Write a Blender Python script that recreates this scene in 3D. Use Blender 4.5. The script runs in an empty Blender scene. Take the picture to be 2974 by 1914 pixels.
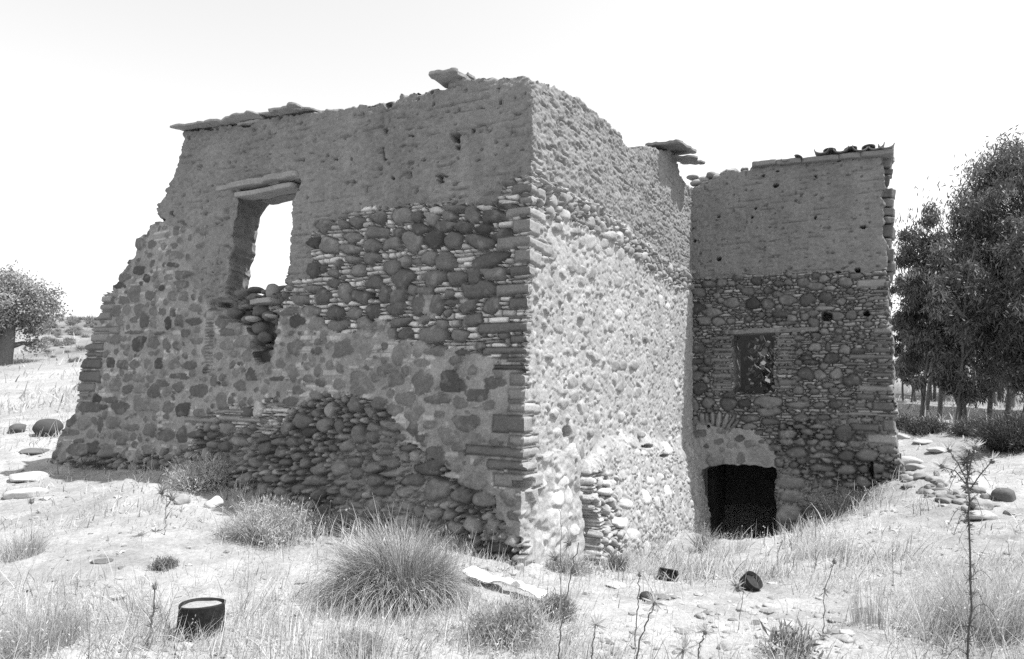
import bpy, bmesh, math, random
import numpy as np
from mathutils import Vector, Matrix
S = bpy.context.scene
COL = S.collection
rng = np.random.default_rng(7)
random.seed(7)

# ------------------------------------------------------------------ camera
EYE = np.array([0.0, 0.0, 1.6])
FPX, CX, CY = 1988.5, 1487.0, 957.0           # focal length and centre in photo pixels
PITCH, ROLL = math.radians(5.18), 0.020
RM = Matrix.Rotation(math.pi/2 + PITCH, 3, 'X') @ Matrix.Rotation(ROLL, 3, 'Z')
RN = np.array(RM)
cam = bpy.data.cameras.new('camera'); cam.sensor_width = 36; cam.lens = FPX*36/2974
cam.clip_start = 0.05; cam.clip_end = 2000
camo = bpy.data.objects.new('camera', cam); COL.objects.link(camo)
camo.matrix_world = Matrix.Translation(EYE.tolist()) @ RM.to_4x4()
S.camera = camo

def ray(px, py):
    d = np.stack([(np.asarray(px, float)-CX)/FPX, (CY-np.asarray(py, float))/FPX, -np.ones_like(np.asarray(px, float))], -1)
    return d @ RN.T
def project(P):
    d = (np.asarray(P)-EYE) @ RN
    return CX + FPX*d[..., 0]/-d[..., 2], CY - FPX*d[..., 1]/-d[..., 2]
def at_y(px, py, Y):                            # point of the sight line at ground distance Y
    d = ray(px, py); return EYE + d*((Y-EYE[1])/d[..., 1:2])
K = 2974/2393.0                                 # overview pixels -> photo pixels
def DP(l): return [(x*K, y*K) for x, y in l]
def ZP(l, ox, oy, s):                           # stones read off an enlarged region
    r = []
    for t in l:
        t = tuple(t); a = 0; tone = None
        for e in t[4:]:
            if isinstance(e, str): tone = e
            else: a = e
        r.append((ox+t[0]/s, oy+t[1]/s, t[2]/s, t[3]/s, a, tone))
    return r

# ------------------------------------------------------------------ noise
def _h(ix, iy, seed):
    n = (ix.astype(np.int64)*374761393 + iy.astype(np.int64)*668265263 + seed*1274126177) & 0xffffffff
    n = ((n ^ (n >> 13))*1274126177) & 0xffffffff
    n = ((n ^ (n >> 16))*2246822519) & 0xffffffff
    return ((n ^ (n >> 15)) & 0xffffff)/float(0xffffff)
def vnoise(x, y, seed=0):
    ix = np.floor(x); iy = np.floor(y); fx = x-ix; fy = y-iy
    fx = fx*fx*(3-2*fx); fy = fy*fy*(3-2*fy)
    a = _h(ix, iy, seed); b = _h(ix+1, iy, seed); c = _h(ix, iy+1, seed); d = _h(ix+1, iy+1, seed)
    return ((a*(1-fx)+b*fx)*(1-fy) + (c*(1-fx)+d*fx)*fy)*2-1
def fbm(x, y, seed=0, o=4):
    r = 0; a = 1; t = 0
    for i in range(o):
        r = r + a*vnoise(x*2**i+i*17.3, y*2**i+i*9.1, seed+i*13); t += a; a *= .5
    return r/t
def sstep(a, b, x):
    t = np.clip((x-a)/(b-a), 0, 1); return t*t*(3-2*t)
def inpoly(X, Y, poly):
    r = np.zeros(np.shape(X), bool); n = len(poly); j = n-1
    for i in range(n):
        xi, yi = poly[i]; xj, yj = poly[j]
        if yi != yj:
            r ^= ((yi > Y) != (yj > Y)) & (X < (xj-xi)*(Y-yi)/(yj-yi)+xi)
        j = i
    return r

# ------------------------------------------------------------------ materials (greys: the photograph is black and white)
def mat(name, mul=1.0, speckle=.25, scale=60, bump=.25, rough=.92, attr=True, base=.3, patch=.15, spec=.2, trans=0):
    m = bpy.data.materials.new(name); m.use_nodes = True
    nt = m.node_tree; N = nt.nodes; Lk = nt.links
    b = N['Principled BSDF']; b.inputs['Roughness'].default_value = rough
    b.inputs['Specular IOR Level'].default_value = spec
    tc = N.new('ShaderNodeTexCoord')
    n1 = N.new('ShaderNodeTexNoise'); n1.inputs['Scale'].default_value = scale; n1.inputs['Detail'].default_value = 5; n1.inputs['Roughness'].default_value = .7
    n2 = N.new('ShaderNodeTexNoise'); n2.inputs['Scale'].default_value = 2.3; n2.inputs['Detail'].default_value = 6; n2.inputs['Roughness'].default_value = .65
    Lk.new(tc.outputs['Object'], n1.inputs['Vector']); Lk.new(tc.outputs['Object'], n2.inputs['Vector'])
    def rmp(src, amt):
        r = N.new('ShaderNodeMapRange'); Lk.new(src, r.inputs['Value'])
        r.inputs['From Min'].default_value = .3; r.inputs['From Max'].default_value = .7
        r.inputs['To Min'].default_value = 1-amt; r.inputs['To Max'].default_value = 1+amt; return r.outputs[0]
    def mulv(a, bb):
        q = N.new('ShaderNodeMath'); q.operation = 'MULTIPLY'; Lk.new(a, q.inputs[0])
        if isinstance(bb, float): q.inputs[1].default_value = bb
        else: Lk.new(bb, q.inputs[1])
        return q.outputs[0]
    v = mulv(rmp(n1.outputs[0], speckle), rmp(n2.outputs[0], patch))
    if attr:
        a = N.new('ShaderNodeAttribute'); a.attribute_name = 'tone'; v = mulv(v, a.outputs['Fac'])
        v = mulv(v, float(mul))
    else:
        v = mulv(v, float(base*mul))
    cc = N.new('ShaderNodeCombineColor')
    for i in range(3): Lk.new(v, cc.inputs[i])
    Lk.new(cc.outputs[0], b.inputs['Base Color'])
    if bump:
        bp = N.new('ShaderNodeBump'); bp.inputs['Strength'].default_value = bump; bp.inputs['Distance'].default_value = .02
        Lk.new(n1.outputs[0], bp.inputs['Height']); Lk.new(bp.outputs[0], b.inputs['Normal'])
    if trans:
        out = N['Material Output']; tr = N.new('ShaderNodeBsdfTranslucent'); mx = N.new('ShaderNodeMixShader')
        mx.inputs[0].default_value = trans; Lk.new(cc.outputs[0], tr.inputs['Color'])
        Lk.new(b.outputs[0], mx.inputs[1]); Lk.new(tr.outputs[0], mx.inputs[2]); Lk.new(mx.outputs[0], out.inputs['Surface'])
    return m
M_STONE = mat('masonry_stone', speckle=.28, scale=55, bump=.35)
M_ADOBE = mat('adobe_mud', speckle=.30, scale=75, bump=.45, patch=.12)
M_WOOD = mat('weathered_wood', speckle=.25, scale=40, bump=.3)
M_ROCK = mat('field_stone', speckle=.22, scale=45, bump=.3)
M_TILE = mat('clay_tile', speckle=.3, scale=50, bump=.3)
M_GROUND = mat('dry_earth', speckle=.22, scale=28, bump=.8, patch=.14)
M_GRASS = mat('dry_straw', speckle=.0, bump=0, rough=.8, patch=.0, trans=.5)
M_RUSH = mat('rush_stem', speckle=.0, bump=0, rough=.6, patch=.0, trans=.15)
M_LEAF = mat('tree_leaf', speckle=.0, bump=0, rough=.5, patch=.0, spec=.35, trans=.3)
M_BARK = mat('tree_bark', speckle=.35, scale=25, bump=.6)
M_RUST = mat('rusted_metal', speckle=.6, scale=30, bump=.3, rough=.75, spec=.3)
M_CLOTH = mat('pale_sheet', speckle=.08, scale=30, bump=.3)

# ------------------------------------------------------------------ mesh helper
def mesh_obj(name, V, F, material, tone=None, parent=None, smooth=True, origin=None):
    """V (n,3) world; F list of int arrays (m,3)/(m,4)."""
    V = np.asarray(V, np.float32)
    org = np.zeros(3)
    if parent is not None: org = np.array(parent.location)
    elif origin is not None: org = np.asarray(origin, float)
    me = bpy.data.meshes.new(name)
    F = [np.asarray(f, np.int32) for f in F if len(f)]
    nl = sum(f.size for f in F); nf = sum(len(f) for f in F)
    me.vertices.add(len(V)); me.vertices.foreach_set('co', (V-org).astype(np.float32).ravel())
    me.loops.add(nl); me.polygons.add(nf)
    me.loops.foreach_set('vertex_index', np.concatenate([f.ravel() for f in F]))
    tot = np.concatenate([np.full(len(f), f.shape[1], np.int32) for f in F])
    me.polygons.foreach_set('loop_start', np.concatenate([[0], np.cumsum(tot)[:-1]]).astype(np.int32))
    me.polygons.foreach_set('use_smooth', np.full(nf, smooth))
    if tone is not None:
        at = me.attributes.new('tone', 'FLOAT', 'POINT')
        at.data.foreach_set('value', np.broadcast_to(np.asarray(tone, np.float32), (len(V),)).astype(np.float32).copy())
    me.update(calc_edges=True); me.validate()
    me.materials.append(material)
    o = bpy.data.objects.new(name, me); COL.objects.link(o)
    if parent is not None: o.parent = parent
    elif origin is not None: o.location = org.tolist()
    return o
def tag(o, label=None, cat=None, group=None, kind=None):
    if label: o['label'] = label
    if cat: o['category'] = cat
    if group: o['group'] = group
    if kind: o['kind'] = kind
    return o
def thing(name, label, cat, loc, group=None):
    o = bpy.data.objects.new(name, None); COL.objects.link(o); o.location = [float(c) for c in loc]
    o.empty_display_size = .3
    return tag(o, label, cat, group)
class Geo:                                       # collects pieces of ONE mesh
    def __init__(s): s.V = []; s.F = []; s.T = []; s.n = 0
    def add(s, V, F, tone):
        V = np.asarray(V, float)
        if not isinstance(F, list): F = [F]
        s.V.append(V); s.T.append(np.broadcast_to(np.asarray(tone, float), (len(V),)))
        for f in F: s.F.append(np.asarray(f, np.int64)+s.n)
        s.n += len(V)
    def obj(s, name, m, parent=None, smooth=True, origin=None):
        f3 = [f for f in s.F if f.shape[1] == 3]; f4 = [f for f in s.F if f.shape[1] == 4]
        F = ([np.concatenate(f3)] if f3 else [])+([np.concatenate(f4)] if f4 else [])
        return mesh_obj(name, np.concatenate(s.V), F, m, np.concatenate(s.T), parent, smooth, origin)

def _ico(n):
    b = bmesh.new(); bmesh.ops.create_icosphere(b, subdivisions=n, radius=1)
    V = np.array([v.co[:] for v in b.verts]); F = np.array([[v.index for v in f.verts] for f in b.faces]); b.free(); return V, F
ICO = {i: _ico(i) for i in (1, 2, 3, 4)}
def n3(V, f, seed):
    return (vnoise(V[:, 0]*f+V[:, 2]*f*.7, V[:, 1]*f-V[:, 2]*f*.45, seed)+vnoise(V[:, 1]*f+3.1, V[:, 2]*f+V[:, 0]*f*.3, seed+5))*.5
def rock(size, seed=0, sub=3, angular=.35, rot=None):
    """a weathered stone: rounded, with a few flattened sides"""
    r = np.random.default_rng(seed); V, F = ICO[sub]; V = V.copy()
    for _ in range(int(9*angular)+3):
        d = r.normal(size=3); d /= np.linalg.norm(d); c = r.uniform(.62, .9)
        t = V @ d; over = np.clip(t-c, 0, None); V = V - over[:, None]*d*.93
    V *= (1+.10*n3(V, 1.7, seed)+.045*n3(V, 4.1, seed+3)+.015*n3(V, 9., seed+7))[:, None]
    V = V*np.asarray(size)
    if rot is None: rot = r.uniform(0, 6.28)
    c, s = math.cos(rot), math.sin(rot)
    V = V @ np.array([[c, s, 0], [-s, c, 0], [0, 0, 1]])
    return V, F
def slab(L, W, T, seed=0, wear=.012, k=18., cuts=9):
    """a flat rough slab: box grid with worn edges, centred, L along x, W along y"""
    b = bmesh.new(); bmesh.ops.create_cube(b, size=1)
    bmesh.ops.subdivide_edges(b, edges=b.edges[:], cuts=cuts, use_grid_fill=True)
    V = np.array([v.co[:] for v in b.verts])*2; F = np.array([[v.index for v in f.verts] for f in b.faces]); b.free()
    rr = (np.abs(V)**k).sum(1)**(1/k); V = V/np.maximum(rr, 1e-6)[:, None]
    V = V*np.array([L, W, T])/2
    V[:, 0] += wear*(3*vnoise(V[:, 1]*5+seed, V[:, 0]*2, seed)+1.5*vnoise(V[:, 1]*17+seed, V[:, 0]*5, seed+8)); V[:, 1] += wear*(3*vnoise(V[:, 0]*5+seed, V[:, 1]*2, seed+1)+1.5*vnoise(V[:, 0]*17+seed, V[:, 1]*5, seed+9))
    V[:, 2] += wear*.8*vnoise(V[:, 0]*9+seed, V[:, 1]*9, seed+2)
    V += .3*wear*np.stack([vnoise(V[:, 0]*30+i, V[:, 1]*30+V[:, 2]*33, seed+i) for i in range(3)], 1)
    return V, F
def rotm(ax, ang): return np.array(Matrix.Rotation(ang, 3, ax))
def tube(P, R, n=6):
    P = np.asarray(P, float); R = np.broadcast_to(np.asarray(R, float), (len(P),))
    T = np.gradient(P, axis=0); T /= np.maximum(np.linalg.norm(T, axis=1, keepdims=True), 1e-9)
    ref = np.array([0.31, 0.2, .93]); ref = np.where(np.abs(T @ ref)[:, None] > .95, np.array([1., 0, 0]), ref)
    A = np.cross(T, ref); A /= np.linalg.norm(A, axis=1, keepdims=True); B = np.cross(T, A)
    a = np.arange(n)*2*math.pi/n
    V = P[:, None]+R[:, None, None]*(np.cos(a)[None, :, None]*A[:, None]+np.sin(a)[None, :, None]*B[:, None])
    i = np.arange(len(P)-1)[:, None]*n; j = np.arange(n)[None]; j2 = (j+1) % n
    F = np.stack([i+j, i+j2, i+n+j2, i+n+j], -1).reshape(-1, 4)
    return V.reshape(-1, 3), F

# ------------------------------------------------------------------ light
SAZ, SEL = math.radians(101.8), math.radians(64)
SDIR = Vector((math.sin(SAZ)*math.cos(SEL), math.cos(SAZ)*math.cos(SEL), math.sin(SEL)))
sl = bpy.data.lights.new('sun', 'SUN'); sl.energy = 4.2; sl.angle = math.radians(.53); sl.color = (1, 1, 1)
so = bpy.data.objects.new('sun', sl); COL.objects.link(so); so.location = (20, 0, 30)
so.rotation_mode = 'QUATERNION'; so.rotation_quaternion = SDIR.to_track_quat('Z', 'Y')
W = bpy.data.worlds.new('World'); S.world = W; W.use_nodes = True
wt = W.node_tree; sky = wt.nodes.new('ShaderNodeTexSky'); sky.sky_type = 'NISHITA'; sky.sun_disc = False
sky.sun_elevation = SEL; sky.sun_rotation = SAZ; sky.dust_density = 1.0; sky.air_density = 1.3
sp = wt.nodes.new('ShaderNodeSeparateColor'); wt.links.new(sky.outputs[0], sp.inputs[0])
cb = wt.nodes.new('ShaderNodeCombineColor')      # blue-sensitive black-and-white film: the blue record only
for i in range(3): wt.links.new(sp.outputs[2], cb.inputs[i])
bg = wt.nodes['Background']; wt.links.new(cb.outputs[0], bg.inputs[0]); bg.inputs[1].default_value = .13
S.view_settings.view_transform = 'Standard'; S.view_settings.look = 'None'
S.view_settings.exposure = .85; S.view_settings.gamma = 1
S.render.engine = 'CYCLES'; S.cycles.max_bounces = 6; S.cycles.diffuse_bounces = 4
S.cycles.use_denoising = False
# ------------------------------------------------------------------ masonry walls: a relief of every stone
class Wall:
    def __init__(s, O, D, N, u0, u1, v0, v1, res, seed):
        s.O = np.asarray(O, float); s.D = np.asarray(D, float); s.N = np.asarray(N, float); s.res = res; s.seed = seed
        s.u0, s.v0 = u0, v0
        s.nu = int((u1-u0)/res)+1; s.nv = int((v1-v0)/res)+1
        s.U, s.V = np.meshgrid(u0+np.arange(s.nu)*res, v0+np.arange(s.nv)*res)
        s.PX, s.PY = project(s.pt(s.U, s.V))
        s.WU = s.U+fbm(s.U*3.1, s.V*3.1, seed+90)*.10; s.WV = s.V+fbm(s.U*3.1, s.V*3.1, seed+91)*.08   # ragged edges
        s.WX, s.WY = project(s.pt(s.U+fbm(s.U*5, s.V*5, seed+92)*.06+fbm(s.U*24, s.V*24, seed+94, 2)*.02, s.V+fbm(s.U*5, s.V*5, seed+93)*.06+fbm(s.U*24, s.V*24, seed+95, 2)*.02))
        s.L = np.zeros(s.U.shape, np.int32); s.H = np.zeros(s.U.shape); s.T = np.full(s.U.shape, .2)
        s.REG = np.zeros(s.U.shape, np.int8); s.keep = np.ones(s.U.shape, bool); s.nst = 0
        s.hole = np.zeros(s.U.shape); s.R = np.ones(s.U.shape)
    def pt(s, u, v, h=0):
        u = np.asarray(u, float)[..., None]; v = np.asarray(v, float)[..., None]; h = np.asarray(h, float)[..., None]
        return s.O + u*s.D + v*np.array([0, 0, 1.]) + h*s.N
    def uv(s, px, py):
        d = ray(px, py); t = ((s.O-EYE) @ s.N)/(d @ s.N); P = EYE+d*t[..., None]
        return (P-s.O) @ s.D, P[..., 2]
    def poly_w(s, poly): return inpoly(s.WX, s.WY, poly)
    def poly_b(s, poly):                                  # region limit that wanders
        k = 380*s.res/.0125*.06
        return inpoly(s.WX+fbm(s.U*1.7, s.V*1.7, s.seed+96, 4)*95, s.WY+fbm(s.U*1.7+9, s.V*1.7, s.seed+97, 4)*75, poly)
    def poly_s(s, poly): return inpoly(s.PX, s.PY, poly)
    def patch(s, u, v, ru, rv):
        j0 = max(0, int((u-ru-s.u0)/s.res)); j1 = min(s.nu, int((u+ru-s.u0)/s.res)+2)
        i0 = max(0, int((v-rv-s.v0)/s.res)); i1 = min(s.nv, int((v+rv-s.v0)/s.res)+2)
        return (slice(i0, i1), slice(j0, j1)) if (j1 > j0 and i1 > i0) else None
    def shape(s, a, b, r, p=2.5, n=1.0):
        th = np.arctan2(b, a); k = int(r.integers(5, 9)); t0 = r.uniform(0, 6.28)
        rr = 0                                            # a broken stone: rounded polygon of a few uneven sides
        for i in range(k):
            ti = t0+(i+r.uniform(-.28, .28))*2*math.pi/k
            rr = rr+np.clip((a*math.cos(ti)+b*math.sin(ti))/r.uniform(.80, 1.02), 0, None)**7
        re = (np.abs(a)**p+np.abs(b)**p)**(1/p)
        rr = .72*rr**(1/7)+.28*re
        ph = r.uniform(0, 6.28, 5); am = r.uniform(.3, 1, 5)*np.array([.07, .08, .05, .03, .02])*n
        w = 1+sum(am[k]*np.cos((k+2)*th+ph[k]) for k in range(5))
        return rr/w
    def place(s, sl, rr, tone, maxover=.06, force=False):
        ins = rr < 1; m = ins.sum()
        if m < 4: return False
        Ls = s.L[sl]; ov = (Ls[ins] != 0).sum()/m
        if ov > maxover and not force: return False
        s.nst += 1; w = ins & (Ls == 0)
        Ls[w] = s.nst; s.R[sl][w] = rr[w]; s.T[sl][w] = tone; return True
    def stone_px(s, px, py, rx, ry, ang, tone, r, p=2.6, n=1.0, force=False, grow=1.08):
        u, v = s.uv(np.array([px]), np.array([py])); u2, v2 = s.uv(np.array([px+10., px]), np.array([py, py+10.]))
        mu = max(abs(u2[0]-u[0]), 1e-4)/10; mv = abs(v2[1]-v[0])/10; q = max(rx, ry)*1.5
        sl = s.patch(u[0], v[0], q*(mu+abs(u2[1]-u[0])/10), q*(mv+abs(v2[0]-v[0])/10))
        if sl is None: return
        dx = s.PX[sl]-px; dy = s.PY[sl]-py; a = math.radians(ang); c, d = math.cos(a), math.sin(a)
        s.place(sl, s.shape((dx*c+dy*d)/(rx*grow), (-dx*d+dy*c)/(ry*grow), r, p, n), tone, .45, force)
    def stone_uv(s, u, v, ru, rv, ang, tone, r, p=2.5, n=1.0, maxover=.05):
        q = max(ru, rv)*1.25; sl = s.patch(u, v, q, q)
        if sl is None: return False
        du = s.U[sl]-u; dv = s.V[sl]-v; c, d = math.cos(ang), math.sin(ang)
        return s.place(sl, s.shape((du*c+dv*d)/ru, (-du*d+dv*c)/rv, r, p, n), tone, maxover)
    def fill(s, mask, n, r, ru, asp, tone, p=2.5, nz=1.0, ang=.5, maxover=.05):
        ii, jj = np.nonzero(mask & (s.L == 0))
        if not len(ii): return
        for k in r.integers(0, len(ii), n):
            if s.L[ii[k], jj[k]]: continue
            R = r.uniform(*ru); A = r.uniform(*asp)
            s.stone_uv(s.U[ii[k], jj[k]], s.V[ii[k], jj[k]], R, R*A, r.normal()*ang, r.uniform(*tone), r, p, nz, maxover)
    def rows(s, hs, ws, r, warp=.02):
        """thin flat slabs laid in courses: returns label field, edge distance"""
        Vw = s.V+fbm(s.U*1.1, s.V*1.1, s.seed+40, 3)*warp*2.2+vnoise(s.U*9, s.V*3, s.seed+41)*.004
        e = [s.v0-.4]
        while e[-1] < s.v0+s.nv*s.res+.4: e.append(e[-1]+r.uniform(*hs))
        e = np.array(e); k = np.clip(np.searchsorted(e, Vw)-1, 0, len(e)-2)
        dv = np.minimum(Vw-e[k], e[k+1]-Vw)
        lab = np.zeros(s.U.shape, np.int64); du = np.full(s.U.shape, 9.)
        Uw = s.U+vnoise(s.U*7, s.V*11, s.seed+43)*.006+(s.V-Vw)*.3
        for q in np.unique(k):
            m = k == q; w = [s.u0-.5-r.uniform(0, .3)]
            while w[-1] < s.u0+s.nu*s.res+.5: w.append(w[-1]+r.uniform(*ws)*(1 if r.random() > .2 else 1.7))
            w = np.array(w); uu = Uw[m]; c = np.clip(np.searchsorted(w, uu)-1, 0, len(w)-2)
            du[m] = np.minimum(uu-w[c], w[c+1]-uu); lab[m] = q*4096+c
        return lab, np.minimum(dv, du*.9)
def edist(mask, n):
    """distance in cells inside mask to its edge, capped at n"""
    d = np.zeros(mask.shape); m = mask.copy()
    for i in range(n):
        d += m
        e = m.copy(); e[1:] &= m[:-1]; e[:-1] &= m[1:]; e[:, 1:] &= m[:, :-1]; e[:, :-1] &= m[:, 1:]
        if i % 2: e[1:, 1:] &= m[:-1, :-1]; e[:-1, :-1] &= m[1:, 1:]; e[1:, :-1] &= m[:-1, 1:]; e[:-1, 1:] &= m[1:, :-1]
        m = e
    return d
def lhash(l, seed): return _h(l & 0xffff, l >> 16, seed)
ADOBE, SLIVER, MORTAR, COBBLE, ROUGH, PLASTER = range(6)

def finish(s, r, A):
    """height and tone of every region from the stone map"""
    U, V, sd = s.U, s.V, s.seed
    # mortar smeared over the rims of stones
    sm = s.R+.20*fbm(U*11, V*11, sd+80, 3)+.14*fbm(U*3, V*3, sd+81)
    s.L[(s.REG == MORTAR) & (sm > .97)] = 0
    s.L[(s.REG == ROUGH) & (s.R+.35*fbm(U*7, V*7, sd+82, 3) > .98)] = 0
    st = s.L > 0
    g = lambda k: s.REG == k
    cells = np.zeros(s.nst+1); cells[:] = r.uniform(0, 1, s.nst+1); rnd = cells[s.L]
    tilt = r.normal(size=(s.nst+1, 2))*.13; tilt[0] = 0
    lf = s.L.ravel(); cn = np.maximum(np.bincount(lf, minlength=s.nst+1), 1)
    cu = (np.bincount(lf, U.ravel(), s.nst+1)/cn)[s.L]; cv = (np.bincount(lf, V.ravel(), s.nst+1)/cn)[s.L]
    # --- backgrounds
    gap = edist(~st, 3)                                   # cells from a stone outward
    lab, d = s.rows(A.get('hs', (.026, .074)), A.get('ws', (.06, .19)), r)
    lh = lhash(lab, sd+3); lh2 = lhash(lab, sd+4)
    jw = .008
    prof = sstep(0, jw*1.6, d)*sstep(.5, 2.2, gap)
    miss = (lhash(lab, sd+5) < .05)
    brt = (lhash(lab, sd+71)-.5)*.5*(d-.015)+(fbm(U*22, V*22, sd+72, 2))*.008
    Hs = brt*prof-.085+prof*(.070+.030*lh)*(1-.8*miss)
    Ts = (.33+.28*lh2)*(1-.18*miss)
    if 'slt' in A: Ts = Ts*A['slt']
    Ts = .17+(Ts-.17)*prof                                # mud shows between the slabs
    mott = fbm(U*2.2, V*2.2, sd+7)
    Hm = -.004+fbm(U*5, V*5, sd+8)*.014+fbm(U*24, V*24, sd+9, 3)*.012
    bits = (lhash(lab, sd+6) < .24)*sstep(0, jw*1.5, d)*(fbm(U*3, V*3, sd+70) > -.05)
    Hm = Hm+bits*.008; Tm = .25+.045*mott+.06*fbm(U*9, V*9, sd+10)+.04*fbm(U*40, V*40, sd+101, 2)+bits*.13
    Hc = np.full(U.shape, -.085)+fbm(U*12, V*12, sd+11)*.015; mk = sstep(-.05, .25, fbm(U*1.5, V*1.9, sd+17, 4)); Hc = Hc+.062*mk; Tc = .12+.11*mk
    Hr = fbm(U*4, V*4, sd+12, 3)*.012+fbm(U*26, V*26, sd+13, 3)*.007-.011*sstep(.15, .5, fbm(U*14, V*22, sd+16, 2))
    Tr = A.get('rt', .33)*(1+.16*mott+.14*fbm(U*20, V*20, sd+14)+.12*fbm(U*6, V*2, sd+15, 3))
    # adobe: coursed mud with straw, partly weathered joints
    ah = A.get('ah', 1.0)
    cw = .092; Vw = V+fbm(U*.8, V*.8, sd+20, 3)*.03+vnoise(U*6, V*6, sd+21)*.006
    fr = (Vw/cw) % 1; jl = np.exp(-((np.minimum(fr, 1-fr)*cw)/.008)**2); row = np.floor(Vw/cw+.5)
    pres = sstep(.02, .5, .6*vnoise(U*2.6+row*5.3, row*3.7, sd+22)+.75*vnoise(U*9+row*2.1, row*1.7, sd+26))*.8
    brk = (U+.13*(row % 2)+.05*_h(row.astype(int), row.astype(int)*0, sd+27)) / .27
    fu = brk % 1; vj = np.exp(-((np.minimum(fu, 1-fu)*.27)/.006)**2)*sstep(.25, .6, vnoise(np.floor(brk+.5)*3.1, row*2.3, sd+28))
    pn = vnoise(U*10, V*19, sd+23)*.6+vnoise(U*24, V*40, sd+24)*.4
    Ha = ah*(fbm(U*2.5, V*2.5, sd+25, 3)*.022+fbm(U*11, V*17, sd+26, 4)*.018+fbm(U*30, V*48, sd+29, 2)*.012)-.034*jl*pres-.014*vj-.040*sstep(.50, .72, pn)-.030*sstep(.30, .55, fbm(U*1.7, V*2.1, sd+36, 4))
    Ta = A.get('at', .165)*(1+.18*fbm(U*1.3, V*1.1, sd+30)+.10*fbm(U*6, V*1.2, sd+35, 3)+.22*fbm(U*26, V*44, sd+31, 2))
    Hp = fbm(U*3, V*3, sd+32)*.035+fbm(U*13, V*13, sd+33)*.016-.03*sstep(.2, .45, fbm(U*4, V*4, sd+37)); Tp = A.get('pt', .33)*(1+.14*mott+.10*fbm(U*9, V*9, sd+34))
    H = np.select([g(ADOBE), g(SLIVER), g(MORTAR), g(COBBLE), g(ROUGH)], [Ha-.012, Hs, Hm, Hc, Hr], Hp)
    T = np.select([g(ADOBE), g(SLIVER), g(MORTAR), g(COBBLE), g(ROUGH)], [Ta, Ts, Tm, Tc, Tr], Tp)
    # --- stones
    R = s.R; dome = np.sqrt(np.clip(1-R**4.2, 0, 1)); flat = 1-R**5
    tl = np.clip(tilt[s.L, 0]*(U-cu)+tilt[s.L, 1]*(V-cv), -.02, .02)*(s.REG != MORTAR)*np.where(s.REG == ROUGH, .35, 1)
    sn = fbm(U*7, V*7, sd+50, 4)*.014+np.abs(fbm(U*4+rnd*9, V*4, sd+53, 2))*.014
    hs_ = np.select([g(SLIVER), g(MORTAR), g(COBBLE), g(ROUGH), g(PLASTER)],
                    [-.045+dome*(.050+.032*rnd), -.012+dome*(.008+.034*rnd), -.085+dome*(.085+.05*rnd), -.008+dome*(.012+.020*rnd**2), -.004+flat*(.004+.012*rnd)], -.03+dome*.05)
    q = getattr(s, 'quoin', None)
    H = np.where(st, hs_+sn+tl, H)
    tn = s.T*(1+.20*fbm(U*6, V*6, sd+51)+.16*fbm(U*28, V*28, sd+52, 2))+.05*sstep(.25, .5, fbm(U*13, V*13, sd+54, 3))
    T = np.where(st, tn, T)
    if q is not None:
        e = edist(q > 0, 3)/3.; bad = (q > 0)
        H = np.where(bad, -.045+.06*sstep(0, .9, e)+fbm(U*4, V*4, sd+60)*.010+fbm(U*25, V*25, sd+61, 3)*.004, H)
        T = np.where(bad, s.qt*(1+.12*fbm(U*5, V*5, sd+62)), T)
    H = H-s.hole
    return H, T

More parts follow.
